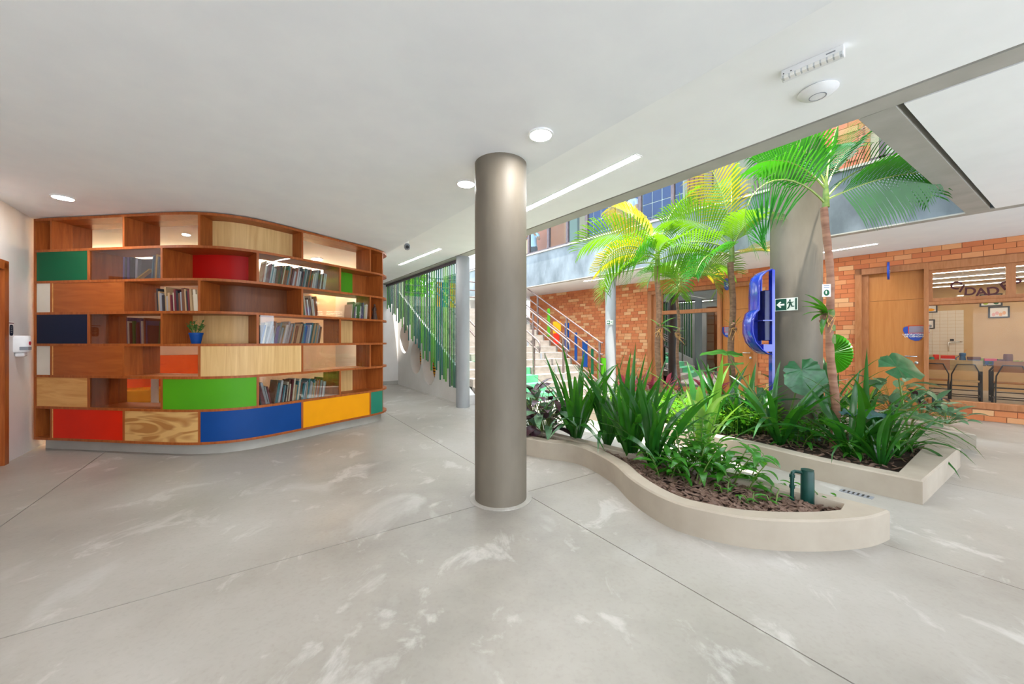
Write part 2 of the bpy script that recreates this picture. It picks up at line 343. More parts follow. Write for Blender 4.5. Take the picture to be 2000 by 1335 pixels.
# end wall of the passage and the library shell behind the bookcase
MB(HM).box(1.75, 3.7, END, END + .15, 0, 3.3).build('wall_back', M['wallw'], None, 'pale wall at the end of the passage behind the bookcase', 'wall', kind='structure')
MB(HM).box(1.75, 3.6, END - .02, END, 0, .12).build('baseboard_back', M['concb'], None, 'grey skirting at the end of the passage', 'skirting', kind='structure')
MB(HM).box(1.6, 1.75, 6.95, END + .15, 0, 2.95).build('wall_right', M['wallw'], None, 'white library side wall behind the rounded bookcase end', 'wall', kind='structure')
MB(HM).box(-9, 1.75, 10.6, 10.75, 0, 2.95).build('wall_library', M['peach'], None, 'warm peach library wall seen through the shelves', 'wall', kind='structure')
MB(HM).box(-9.15, -9, 2, 10.75, 0, 2.95).build('wall_library', M['peach'], None, 'peach library wall on the far left behind the shelves', 'wall', kind='structure')
# ------------------------------------------------------------------ brick wall with openings
XR = wx(2000, BW) + 5.6; XL = wx(1035, BW)
o1 = (wx(1265, BW), wx(1480, BW)); o2 = (wx(1670, BW), wx(2000, BW) + 1.8); TOP = 2.76
holes = [(o1[0], o1[1], 0, TOP), (o2[0], wx(1809, BW), 0, TOP), (wx(1809, BW), o2[1], .2, TOP)]
bw = thing('wall_brick', 'orange clay brick wall along the far corridor', 'wall', (0, 0, 0), kind='structure')
core = MB(BW)
xs = sorted({XL, XR} | {h[0] for h in holes} | {h[1] for h in holes})
for x0, x1 in zip(xs, xs[1:]):
    hs = [h for h in holes if h[0] < (x0 + x1) / 2 < h[1]]
    if not hs: core.box(x0, x1, .012, .2, 0, ZH)
    else:
        core.box(x0, x1, .012, .2, TOP, ZH)
        if hs[0][2] > 0: core.box(x0, x1, .012, .2, 0, hs[0][2])
core.build('mortar', M['mortar'], bw)
bricks = []
bh, bn, jt = ZH / 33, .232, .007
for r in range(33):
    z0, z1 = r * bh + jt / 2, (r + 1) * bh - jt / 2
    x = XL - R.random() * .1 - (bn / 2 if r % 2 else 0)
    while x < XR:
        segs = [(max(x, XL), min(x + bn - jt, XR))]
        for hx0, hx1, hz0, hz1 in holes:
            if z1 <= hz0 + .02 or z0 >= hz1 - .02: continue
            ns = []
            for s0, s1 in segs:
                if s1 <= hx0 or s0 >= hx1: ns.append((s0, s1)); continue
                if s0 < hx0: ns.append((s0, hx0))
                if s1 > hx1: ns.append((hx1, s1))
            segs = ns
        for s0, s1 in segs:
            if s1 - s0 > .03: bricks.append((s0, s1, z0, z1))
        x += bn
def vis(bk):
    p = BW @ Vector(((bk[0] + bk[1]) / 2, 0, 0)); u = CX + F * p.x / p.y; v = HY - ((bk[2] + bk[3]) / 2 - H) * F / p.y
    return (u < 2005 and (v < 700 or u > 1850)), p.y
cand = sorted([(vis(b)[1], i) for i, b in enumerate(bricks) if vis(b)[0]])[:280]
near = {i for _, i in cand}
rest = MB(BW); bme = MB().box(0, 1, 0, 1, 0, 1).mesh('brick', M['brick'], False)
for i, (s0, s1, z0, z1) in enumerate(bricks):
    y = R.uniform(-.004, .003)
    if i in near: inst(bme, 'brick', bw, BW @ Matrix.Translation((s0, y, z0)) @ Matrix.Diagonal((s1 - s0, .05, z1 - z0, 1)))
    else: rest.box(s0, s1, y, .05, z0, z1)
rest.build('brickwork', M['brick'], bw, kind='stuff', smooth=False)
def door(name, u0, u1, label, sign):
    x0, x1 = wx(u0, BW), wx(u1, BW)
    d = thing(name, label, 'door', BW @ Vector(((x0 + x1) / 2, .1, 0)), kind='structure')
    lf = MB(BW).box(x0, x1, .10, .14, .01, 2.12).build('door_leaf', M['doorw'], d)
    MB(BW).box(x0, x1, .10, .14, 2.125, TOP - .10).build('over_panel', M['doorw'], d); MB(BW).box(x0 - .05, x1 + .05, .145, .2, 0, TOP - .02).build('backing', M['frame'], d)
    hx = x1 - .09
    h = MB(BW).tube([(hx, .1, 1.06), (hx, .045, 1.06), (hx - .03, .04, 1.06), (hx - .15, .04, 1.06)], .011).build('handle', M['chrome'], lf)
    MB(BW @ Matrix.Translation((hx, .098, .94)) @ Matrix.Rotation(PI / 2, 4, 'X')).lathe([(.028, 0), (.028, .012), (.02, .016)], n=16).build('lock', M['chrome'], lf)
    return d, x0, x1
def frame_bars(root, bars):
    for x0, x1, z0, z1 in bars: MB(BW).box(x0, x1, -.02, .2, z0, z1).build('frame_bar', M['frame'], root, bevel=.006)
# left opening: glazing and door
X = lambda u: wx(u, BW)
w1 = thing('window_1', 'timber framed glazing beside the left classroom door', 'window', BW @ Vector((X(1340), .1, 0)), kind='structure')
frame_bars(w1, [(o1[0], o1[0] + .12, 0, TOP), (o1[0], o1[1], TOP - .10, TOP), (X(1401), X(1408), 0, TOP), (X(1291), X(1401), 2.08, 2.18), (X(1291), X(1401), 0, .12)])
MB(BW).box(o1[0] + .12, X(1292), .05, .2, 0, TOP - .1).build('frame_bar', M['frame'], w1)
MB(BW).box(X(1292), X(1401), .09, .098, 2.18, TOP - .1).build('pane', M['glassc'], w1)
MB(BW).box(X(1292), X(1401), .09, .098, .12, 2.08).build('pane', M['glassc'], w1)
d2_, _, _ = door('door_2', 1409, 1472, 'orange timber door behind the palms left of the big column', True)
MB(BW).box(X(1472), o1[1], -.02, .2, 0, TOP).build('door_frame', M['frame'], d2_)
# lab opening
w2 = thing('window_2', 'long timber framed laboratory window right of the door', 'window', BW @ Vector((X(1950), .1, 0)), kind='structure')
XW = o2[1]
frame_bars(w2, [(X(1804), X(1814), 0, TOP), (X(1814), XW, 2.62, TOP), (X(1814), XW, 1.99, 2.05), (X(1809), XW, .2, .30), (XW - .1, XW, .2, TOP)])
ups = [X(1814), X(1975), X(1975) + 1.55, XW - .1]
for q, (xa, xb) in enumerate(zip(ups, ups[1:])):
    if xb - xa < .2: continue
    sash = MB(BW).box(xa - .01, xa + .05, .02, .09, 2.05, 2.62).box(xb - .05, xb + .01, .021, .09, 2.05, 2.62).box(xa + .05, xb - .05, .02, .09, 2.05, 2.11).box(xa + .05, xb - .05, .02, .09, 2.57, 2.62).build('sash', M['frame'], w2)
    MB(BW).box(xa + .05, xb - .05, .05, .056, 2.11, 2.57).build('pane', M['glassl'], sash)
MB(BW).box(X(1814), XW - .1, .10, .108, .30, 1.99).build('pane', M['glassl'], w2)
d3, dx0, dx1 = door('door_3', 1696, 1804, 'orange timber laboratory door with round blue sign', True)
MB(BW).box(o2[0], o2[0] + .10, -.03, .2, 0, TOP).build('door_frame', M['frame'], d3)
MB(BW).box(o2[0] + .10, X(1696), .04, .2, 0, TOP - .1).build('door_frame', M['frame'], d3)
MB(BW).box(o2[0], X(1809), -.03, .2, TOP - .11, TOP).build('door_frame', M['frame'], d3)
# rooms behind the brick wall
def room(x0, x1, dep, mat, mback, lb):
    for (q, nm, mt, lab) in ((MB(BW).box(x0, x1, dep, dep + .1, 0, 3.0), 'wall_back', mback, 'back wall of the ' + lb), (MB(BW).box(x0 - .1, x0, .2, dep + .1, 0, 3.0), 'wall_left', mat, 'left partition of the ' + lb),
                             (MB(BW).box(x1, x1 + .1, .2, dep + .1, 0, 3.0), 'wall_right', mat, 'right partition of the ' + lb)):
        q.build(nm, M[mt], None, lab, 'wall', kind='structure')
    MB(BW).box(x0 - .1, x1 + .1, .2, dep + .1, 3.0, 3.04).build('ceiling', M['white'], None, 'ceiling of the ' + lb, 'ceiling', kind='structure')
RX0, RX1, RD = X(1812) - .25, XR - .15, 6.2
room(RX0, RX1, RD, 'labw', 'labw', 'laboratory seen through the long window')
room(o1[0] - 1.5, o1[1] + .3, 4.0, 'beige', 'beige', 'left classroom seen through the glazing')
# upper floor beyond the courtyard
MB().prism(P((b_in(.6), .70), (bal(.6), .5), (bal(.6), .35), (b_in(.6), .55)), 3.5, 6.3).build('wall_upper', M['concd'], None, 'unseen upper storey wall added for shade above the concrete cross beam', 'wall', kind='structure')  # unseen wall, added to shade the near end of the courtyard
MB(BM).box(-14.5, 1.4, .003, .15, 3.07, 4.05).build('wall_balcony', M['concd'], None, 'weathered grey concrete balcony band above the courtyard', 'wall', kind='structure')
MB(BM).box(-14.5, 1.4, -.03, .18, 4.05, 4.09).build('trim_2', M['concb'], None, 'pale sill cap on the balcony band', 'trim', kind='structure')
MB(BM).box(-14.5, 8, -.1, 4.5, 6.3, 6.45).build('ceiling', M['white'], None, 'ceiling of the upper floor beyond the courtyard', 'ceiling', kind='structure')
MB(BM).box(-14.5, 8, 3.0, 3.1, 3.5, 6.3).build('wall_upper', M['beige'], None, 'back wall of the upper floor rooms', 'wall', kind='structure')
w3 = thing('window_3', 'dark framed upper floor window band above the balcony', 'window', BM @ Vector((-5, .1, 4.09)), kind='structure')
XB = lambda u: wx(u, BM)
mul = [1030, 1068, 1105, 1143, 1195, 1247, 1311, 1385, 1474, 1590, 1722, 1850]
for u in mul: MB(BM).box(XB(u) - .035, XB(u) + .035, .04, .12, 4.09, 6.3).build('mullion', M['dframe'], w3)
MB(BM).box(-14.5, 1.4, .04, .12, 4.09, 4.15).build('frame_bar', M['dframe'], w3)
for ua, ub in zip(mul, mul[1:]):
    if ua == 1590: continue
    MB(BM).box(XB(ua) + .035, XB(ub) - .035, .078, .084, 4.15, 6.3).build('pane', M['glassr'], w3)
# brick pier between the upper windows
ub = thing('wall_upper', 'pink brick pier between the upper windows above the palm', 'wall', BM @ Vector((XB(1650), .1, 4.09)), kind='structure')
xa, xb = XB(1600), XB(1690); MB(BM).box(xa, xb, .03, .2, 4.09, 6.3).build('mortar', M['mortar'], ub)
ume = MB().box(0, 1, 0, 1, 0, 1).mesh('brick', M['brick2'], False)
for r in range(24):
    x = xa - (.12 if r % 2 else 0)
    while x < xb - .02:
        s0, s1 = max(x, xa), min(x + .233, xb)
        if s1 - s0 > .03: inst(ume, 'brick', ub, WM[ub.name].inverted() @ BM @ Matrix.Translation((s0, .015 + R.uniform(-.003, .003), 4.09 + r * .092)) @ Matrix.Diagonal((s1 - s0, .04, .085, 1)))
        x += .24
MB(BM).box(XB(1690), XB(1697), .0, .15, 4.09, 6.3).build('trim_3', M['frame'], None, 'timber jamb beside the upper brick pier', 'trim', kind='structure')
# things seen inside the upper floor
def XD(u, y): return wx(u, BM @ Matrix.Translation((0, y, 0)))
lk = thing('blue_lockers', 'blue locker wall with pale joints behind the upper windows', 'lockers', BM @ Vector((XB(1250), 1.2, 3.5)))
xa, xb = XD(1145, 1.2), XD(1334, 1.2)
MB(BM).box(xa, xb, 1.22, 1.6, 3.5, 5.75).build('carcass', M['white2'], lk)
nx = 11
for i in range(nx):
    for j in range(6):
        x0 = xa + (xb - xa) * i / nx
        MB(BM).box(x0 + .015, xa + (xb - xa) * (i + 1) / nx - .015, 1.2, 1.23, 3.52 + j * .37, 3.52 + (j + 1) * .37 - .025).build('locker_door', M['blue'], lk)
wd = thing('timber_door', 'brown timber door behind the upper window near the column', 'door', BM @ Vector((XD(1085, .9), .9, 3.5)))
xa, xb = XD(1076, .9), XD(1103, .9)
MB(BM).box(xa, xb, .9, .95, 3.5, 6.0).build('door_leaf', M['wood'], wd)
MB(BM).box(xa - .12, xa, .88, .97, 3.5, 6.1).box(xb, xb + .1, .88, .97, 3.5, 6.1).build('door_frame', M['frame'], wd)
for q in (0, 1): MB(BM).box(XD(1089 + 8 * q, .9), XD(1093.5 + 8 * q, .9), .885, .9, 4.2, 4.4).build('notice', M['white2'], wd)
MB(BM).box(XD(1030, .9), xa - .12, .9, 1.0, 3.5, 6.2).build('wall_upper', M['brick2'], None, 'brick wall behind the leftmost upper window', 'wall', kind='structure')
MB(BM).box(xb + .1, XD(1145, 1.2) - .1, .9, 1.0, 3.5, 6.2).build('wall_upper', pm('grey_green_paint', '#6e7f78', '#66776f', .6), None, 'grey green wall between the timber door and the lockers', 'wall', kind='structure')
cu = thing('wood_slat_screen', 'upright brown timber slats behind the upper window', 'screen', BM @ Vector((XD(1358, .55), .6, 3.5)))
for i in range(7):
    xa, xb = XD(1342, .55), XD(1374, .55); x0 = xa + (xb - xa) * i / 7; MB(BM).box(x0, x0 + (xb - xa) / 7 * .8, .55 + .03 * (i % 2), .6 + .03 * (i % 2), 3.5, 6.2).build('slat', M['wood'], cu)
# columns
def column(u, Y, r, top, label, mat='conc', z0=0, brk_=None):
    X_ = (u - CX) / F * Y; c = thing('column', label, 'column', (X_, Y, z0), kind='structure')
    prof = [(r, 0), (r, top - z0)]
    MB().lathe([(r, z0 + (top - z0) * i / 12) for i in range(13)], (X_, Y, 0), 40).build('shaft', M[mat], c)
    return c
c1 = column(978, 3.228, .2227, ZL, 'round grey concrete column in the foreground')
MB().lathe([(.268, 0), (.268, .004), (.2, .006)], (c1.location.x, 3.228, 0), 40).build('base_ring', M['floor'], c1)
column(904, 7.62, .137, ZH, 'slim concrete column beside the green slat screen', 'concl')
c3 = column(1554, 5.3, .30, 6.6, 'thick concrete column rising out of the middle planter')
column(1192.5, 9.75, .133, ZH, 'slim pale column with small exit sign by the stairs', 'concl')

# ================================================================== bookcase
ctrl = [(-6.30, 4.66), (-5.90, 4.61), (-4.80, 4.47), (-4.22, 4.395), (-3.90, 4.365), (-3.66, 4.37), (-3.40, 4.44), (-3.14, 4.64), (-2.85, 5.08), (-2.55, 5.60), (-2.28, 6.03), (-2.17, 6.30), (-2.20, 6.56), (-2.34, 6.74), (-2.5, 6.86)]
path = []
for i in range(1, len(ctrl) - 2):
    p0, p1, p2, p3 = [Vector(ctrl[i + k]) for k in (-1, 0, 1, 2)]
    for q in range(24):
        t = q / 24
        path.append(.5 * (2 * p1 + (p2 - p0) * t + (2 * p0 - 5 * p1 + 4 * p2 - p3) * t * t + (3 * p1 - p0 - 3 * p2 + p3) * t ** 3))
for _ in range(40): path = [path[0]] + [(path[i - 1] + 2 * path[i] + path[i + 1]) / 4 for i in range(1, len(path) - 1)] + [path[-1]]
SL = [0.0]
for p, q in zip(path, path[1:]): SL.append(SL[-1] + (q - p).length)
def bpt(s):
    s = max(0, min(s, SL[-1] - 1e-6)); lo = 0
    while SL[lo + 1] < s: lo += 1
    t = (s - SL[lo]) / (SL[lo + 1] - SL[lo]); p = path[lo].lerp(path[lo + 1], t)
    k0, k1 = max(0, lo - 2), min(len(path) - 1, lo + 3); tg = (path[k1] - path[k0]).normalized()
    return p, tg, Vector((-tg.y, tg.x))
def bp3(s, d, z): p, t, n = bpt(s); q = p + n * d; return Vector((q.x, q.y, z))
def su(u):
    best = None
    for i, p in enumerate(path):
        e = abs(CX + F * p.x / p.y - u)
        if SL[i] < su.lim and (best is None or e < best[0]): best = (e, SL[i])
    return best[1]
su.lim = 1e9
su.lim = su(752)
s_end = SL[-1]; S723 = su(723)
def dmax(s): return .4 if s < S723 else max(.1, .4 - .3 * (s - S723) / (s_end - S723))
def sweep(s0, s1, d0, d1_, z0, z1, step=.06):
    n = max(2, int((s1 - s0) / step) + 1); rows = []
    for i in range(n):
        s = s0 + (s1 - s0) * i / (n - 1); dd = d1_(s) if callable(d1_) else d1_
        rows.append([bp3(s, d0, z0), bp3(s, dd, z0), bp3(s, dd, z1), bp3(s, d0, z1)])
    m = MB(); m.grid(rows, True); k = (n - 1) * 4; m.f = [f[::-1] for f in m.f]
    m.f += [[3, 2, 1, 0], [k, k + 1, k + 2, k + 3]]; m.mi += [0, 0]; return m
ZB, ZT, TH = .132, 2.852, .03
PT = (ZT - TH - ZB) / 7
bc = thing('bookcase', 'curved timber bookcase wall with coloured panels and open cells', 'bookcase', (-4.0, 4.5, 0))
sweep(.03, s_end - .12, .09, lambda s: dmax(s) - .02, 0, ZB).build('plinth', M['concb'], bc)
for i in range(8): sweep(0, s_end, 0, dmax, ZB + i * PT, ZB + i * PT + TH, .04).build('shelf_board', M['wood'], bc)
def zr(r): return ZB + (6 - r) * PT + TH, ZB + (7 - r) * PT
ev = [su(u) for u in (102, 242.5, 388, 591, 723)]; od = [su(u) for u in (172.5, 315, 502, 666)]
s0_ = .0; SE = su(748.5)
for r in range(7):
    z0, z1 = zr(r)
    for s in [.013] + (ev if r % 2 == 0 else od) + [SE]:
        sweep(s - .013, s + .013, .0 if s != SE else .008, .4 if s < S723 else .33, z0, z1).build('divider', M['wood'], bc)
cells = {}
for r in range(7):
    b_ = [.026] + (ev if r % 2 == 0 else od) + [SE]
    for c in range(len(b_) - 1): cells[r, c] = (b_[c] + .013, b_[c + 1] - .013)
def panel(r, c, mat, d, label, th=.018, s1=None):
    a, b_ = cells[r, c]; z0, z1 = zr(r); b_ = s1 or b_
    return sweep(a, b_, d, d + th, z0, z1).build('panel' if 'glass' not in mat else 'glass_pane', M[mat], bc, label)
FL = .004
for rc, m, lb in (((1, 0), 'dgreen', 'dark green panel'), ((2, 0), 'cream', 'narrow white panel'), ((2, 1), 'woodh', 'cedar panel'), ((3, 0), 'navy', 'navy blue panel'), ((4, 0), 'cream', 'narrow white panel'),
    ((4, 1), 'woodh', 'cedar panel'), ((4, 3), 'pine', 'curved pine panel'), ((5, 0), 'pineh', 'golden pine panel'), ((5, 2), 'lime', 'curved lime green panel'), ((6, 1), 'red', 'orange red panel'),
    ((6, 2), 'ply', 'figured plywood panel'), ((6, 3), 'blue', 'curved blue panel'), ((6, 4), 'yellow', 'yellow panel'), ((6, 5), 'teal', 'teal end panel')): panel(*rc, m, FL, lb)
panel(6, 0, 'woodd', .12, 'dark recessed panel'); panel(0, 3, 'pine', .22, 'recessed pine panel'); panel(1, 2, 'redd', .37, 'recessed red panel')
panel(2, 3, 'woodd', .37, 'recessed dark panel'); panel(3, 2, 'pine', .37, 'recessed pine panel')
S703 = cells[1, 4][0] + .40
for r, m in ((1, 'lime'), (3, 'pine'), (5, 'pine')):
    panel(r, 4, m, .30, 'recessed end cell panel', s1=S703)
    a, b_ = cells[r, 4]; z0, z1 = zr(r); sweep(S703, b_, .31, .33, z0, z1).build('back_panel', M['wood'], bc)
for r in (0, 2, 4): a, b_ = cells[r, 5]; z0, z1 = zr(r); sweep(a, b_, .22, .24, z0, z1).build('back_panel', M['wood'], bc)
for rc in ((1, 1), (1, 3), (2, 4), (3, 1), (3, 3), (4, 4), (5, 1), (5, 3)): panel(*rc, 'glassd' if rc[1] == 1 else 'glassk', .012, None, .005)
for rc in ((0, 0), (0, 1), (0, 2), (0, 4), (2, 2), (4, 2)): panel(*rc, 'glassk', .2, None, .006)
# wood strips beside the narrow white panels
for r in (2, 4, 6):
    a, _ = cells[r, 1]; z0, z1 = zr(r); sweep(a, a + .012, .002, .03, z0, z1).build('edge_strip', M['pineh'], bc)
# ------------------------------------------------------------------ books
BC = {'charcoal': '#2b2d33', 'grey': '#8d9096', 'pale grey': '#b9bcbf', 'cream': '#cfc4ad', 'brown': '#6b4634', 'rust': '#9c5236', 'green': '#3f6b3a', 'blue': '#2c5a94', 'teal': '#3a7680', 'yellow': '#c79a2c', 'maroon': '#6a2530', 'violet': '#574a7c', 'tan': '#a98c68', 'white': '#d6d6d2'}
pages = pm('book_pages', '#cdc8ba', '#b9b3a3', .9, 60, (1, 1, .1))
bmesh_ = {}
for k, c in BC.items():
    m = MB(); m.box(0, .14, 0, 1, 0, 1).box(.86, 1, 0, 1, 0, 1).box(.14, .86, 0, .06, 0, 1); m.m = 1; m.box(.14, .86, .06, .97, .015, .985)
    bmesh_[k] = m.mesh('book', [pm('book_cover_' + k.replace(' ', '_'), c, None, .4, 30), pages], False)
def books(r, c, f0, f1, phrase, pal, tmin=.010, tmax=.026, hmin=.62, hmax=.86, lean=0, start=0, gaps=()):
    a, b_ = cells[r, c]; z0, z1 = zr(r); s = a + (b_ - a) * f0; e = a + (b_ - a) * f1; i = start; rr = random.Random(r * 31 + c * 7 + start)
    while s < e:
        k = rr.choice(pal); t = rr.uniform(tmin, tmax); hh = (z1 - z0) * rr.uniform(hmin, hmax); dep = rr.uniform(.16, .2)
        p, tg, n = bpt(s); ln = lean * rr.uniform(.75, 1.15) if abs(lean) > .02 else rr.uniform(0, .03)
        o = bpy.data.objects.new('book', bmesh_[k]); sc.collection.objects.link(o)
        q = p + n * (.035 + rr.uniform(0, .02))
        rot = Matrix(((tg.x, n.x, 0, q.x), (tg.y, n.y, 0, q.y), (0, 0, 1, z0), (0, 0, 0, 1)))
        o.matrix_basis = rot @ Matrix.Rotation(ln, 4, 'Y') @ Matrix.Diagonal((t, dep, hh, 1))
        if ln < 0: o.location.z += 0
        setp(o, f'{k} book, {ordn(i)} from left {phrase}', 'book', 'books ' + phrase)
        s += t / max(.7, math.cos(ln)) + .0015; i += 1
        if i in gaps: s += .05
    return i
ALL = list(BC)
DK = ['charcoal', 'charcoal', 'grey', 'teal', 'pale grey', 'blue', 'violet']
books(1, 1, .42, .60, 'behind glass beside the dark green panel', ['charcoal', 'charcoal', 'grey', 'violet'], .02, .035, .7, .8)
bk = bpy.data.objects.new('book', bmesh_['charcoal']); sc.collection.objects.link(bk)
p, tg, n = bpt(sum(cells[1, 1]) * .5 + .1); bk.matrix_basis = Matrix(((tg.x, n.x, 0, p.x + n.x * .09), (tg.y, n.y, 0, p.y + n.y * .09), (0, 0, 1, zr(1)[0]), (0, 0, 0, 1))) @ Matrix.Diagonal((.2, .03, .25, 1))
setp(bk, 'large charcoal picture book facing out beside the dark green panel', 'book')
ck = MB(); cp = Matrix(((tg.x, n.x, 0, p.x + n.x * .085), (tg.y, n.y, 0, p.y + n.y * .085), (0, 0, 1, zr(1)[0]), (0, 0, 0, 1)))
bk = bpy.data.objects.new('book', bmesh_['yellow']); sc.collection.objects.link(bk); bk.matrix_basis = cp @ Matrix.Translation((.02, -.05, .012)) @ Matrix.Rotation(math.radians(58), 4, 'Y') @ Matrix.Diagonal((.014, .05, .21, 1))
setp(bk, 'thin yellow book leaning steeply behind the dark green panel cell glass', 'book')
books(1, 1, .82, .985, 'leaning at right end of upper glazed cell', ['grey', 'pale grey', 'yellow', 'teal', 'charcoal'], .014, .026, .68, .84, .08)
books(1, 3, .04, .80, 'on the glazed shelf beside the lime panel', ['pale grey', 'grey', 'cream', 'brown', 'rust', 'teal', 'charcoal', 'white', 'pale grey', 'maroon'], .010, .024, .55, .80, .16)
books(2, 2, .38, .99, 'in the open cell right of cedar panel', ['maroon', 'grey', 'brown', 'tan', 'charcoal', 'brown', 'grey', 'tan', 'cream'], .014, .034, .5, .82, -.06)
books(2, 4, .03, .22, 'at left in the glazed cell under lime panel', ['brown', 'green', 'white', 'cream', 'rust'], .012, .022, .6, .8, -.12)
books(2, 4, .72, .97, 'at right in the glazed cell under lime panel', ['green', 'cream', 'pale grey', 'green', 'violet', 'white'], .012, .022, .5, .74, .08)
books(3, 1, .48, .78, 'behind glass beside the navy panel', ['rust', 'violet', 'pale grey', 'green', 'cream', 'maroon', 'grey'], .012, .026, .6, .9, -.03)
books(3, 1, .92, .99, 'at right end beside the potted plant cell', ['green', 'grey', 'brown'], .014, .022, .5, .75, .06)
books(3, 3, .02, .72, 'on the glazed shelf right of potted plant', ['tan', 'grey', 'teal', 'blue', 'pale grey', 'charcoal', 'brown', 'teal', 'cream'], .011, .028, .6, .84, .2)
books(5, 3, .03, .14, 'leaning left on the lowest glazed shelf', ['charcoal', 'brown', 'maroon', 'grey'], .014, .026, .62, .8, -.2)
books(5, 3, .17, .80, 'on the lowest glazed shelf above blue panel', ['brown', 'grey', 'cream', 'rust', 'charcoal', 'teal', 'maroon', 'pale grey', 'tan'], .011, .026, .6, .84, .14)
# potted jade plant
p = bp3(cells[3, 2][0] + .30, .13, zr(3)[0]); pp = thing('potted_plant', 'small jade plant in a blue pot on the bookcase', 'potted plant', p)
MB().lathe([(.045, 0), (.066, .11), (.07, .11), (.07, .13), (.06, .13), (.058, .11)], p, 24).build('pot', M['blue'], pp)
MB().lathe([(.058, .112), (.001, .114)], p, 16).build('soil', M['soil'], pp)
lm = MB().add([(0, 0, 0), (.5, .32, .06), (.5, -.32, .06), (1, 0, .02), (.5, 0, -.06)], [(0, 2, 4), (0, 4, 1), (2, 3, 4), (4, 3, 1), (0, 1, 2), (1, 3, 2)]).mesh('leaf', M['succ'])
for i in range(9):
    az = i * 2.4; tip = p + Vector((math.cos(az) * .045 * R.random(), math.sin(az) * .045 * R.random(), .13)); top = tip + Vector((math.cos(az) * .05, math.sin(az) * .05, R.uniform(.05, .15)))
    MB().tube([tip, (tip + top) / 2, top], .004, 5).build('stem', M['trunkg'], pp)
    for k in range(7):
        q = tip.lerp(top, .25 + k * .12) - p
        inst(lm, 'leaf', pp, Matrix.Translation(q) @ Matrix.Rotation(k * 2.1 + i, 4, 'Z') @ Matrix.Rotation(-.7, 4, 'Y') @ Matrix.Scale(.04, 4))
# carved figurine
figm = pm('dark_carved_wood', '#33201a', '#4a2e22', .5, 40); p = bp3(su(737), .06, zr(2)[0]); fg = thing('figurine', 'dark carved wooden figure of a robed woman on the corner shelf', 'figurine', p)
MB().lathe([(.05, 0), (.046, .02), (.034, .09), (.026, .15), (.03, .18), (.022, .205), (.010, .215)], p, 16).build('robe', figm, fg)
MB().lathe([(.002, .21), (.012, .218), (.017, .232), (.014, .248), (.004, .256)], p, 14).build('head', figm, fg)
for sgn in (-1, 1): MB().tube([p + Vector((sgn * .024, 0, .19)), p + Vector((sgn * .032, -.01, .15)), p + Vector((sgn * .012, -.026, .135))], [.008, .007, .006], 6).build('arm', figm, fg)
p2 = p + Vector((-.05, -.03, 0)); MB().lathe([(.012, 0), (.02, .015), (.016, .03), (.006, .04)], p2, 12).build('trinket', M['charcoal'] if 'charcoal' in M else M['black'], None, 'tiny dark trinket beside the carved figure', 'trinket')
# ------------------------------------------------------------------ library behind the shelves
ds = MB(); pts = [(math.cos(q * PI / 24) , math.sin(q * PI / 24)) for q in range(48)]
c0 = Vector((-6.3, 8.0)); MB().prism([(c0.x + 2.3 * x, c0.y + 1.6 * y) for x, y in pts], 2.52, 2.60).build('ceiling', M['white'], None, 'oval dropped ceiling disc with warm cove light in the library', 'ceiling', kind='structure')
MB().grid([[(c0.x + 2.15 * x, c0.y + 1.45 * y, 2.605) for x, y in pts] + [], [(c0.x + 2.10 * x, c0.y + 1.40 * y, 2.625) for x, y in pts], [(c0.x + 2.05 * x, c0.y + 1.35 * y, 2.605) for x, y in pts]], True).build('cove_light', M['cove'], None, 'warm cove light strip on the dropped library ceiling', 'light')
for i, (x, y) in enumerate(((-7.4, 6.5), (-5.2, 8.3), (-3.6, 6.9))):
    dl = thing('library_downlight', ['warm downlight at the left end of the library', 'warm downlight near the library back wall', 'warm downlight behind the curved shelves'][i], 'light', (x, y, ZL - .01), group='library downlights')
    MB().lathe([(.10, 0), (.10, .012)], (x, y, ZL - .012), 24).build('rim', M['plastic'], dl); MB().lathe([(.085, 0), (.085, .004)], (x, y, ZL - .016), 24).build('diffuser', M['lampw'], dl)
SM = HM @ Matrix.Translation((-3.3, 9.85, 0)); sf = thingM('orange_sofa', 'orange bench sofa in the library seen through shelves', 'sofa', SM)
MB(SM).box(0, 2.4, .5, .68, .30, 1.05).build('backrest', M['red'] if 0 else pm('orange_vinyl', '#ee5a12', '#e5520e', .45), sf, bevel=.02)
MB(SM).box(0, 2.4, 0, .5, .16, .42).build('seat', pm('amber_vinyl', '#f0a31a', '#e69814', .45), sf, bevel=.03)
MB(SM).box(0, 2.4, .02, .64, 0, .16).build('base', M['pine'], sf)
for i, (x, y) in enumerate(((-6.24, 6.53), (-6.95, 6.35))):
    tb = thing('round_table', ['white pedestal table in front of the orange sofa', 'white pedestal table at the left before the orange sofa'][i], 'table', (x, y, 0), group='library tables')
    MB().lathe([(.38, 0), (.4, .012), (.38, .03)], (x, y, .72), 32).build('table_top', M['cream'], tb); MB().lathe([(.05, .02), (.05, .72)], (x, y, 0), 16).build('pedestal', M['white2'], tb)
    MB().lathe([(.26, 0), (.24, .02), (.06, .035)], (x, y, 0), 28).build('foot', M['white2'], tb)

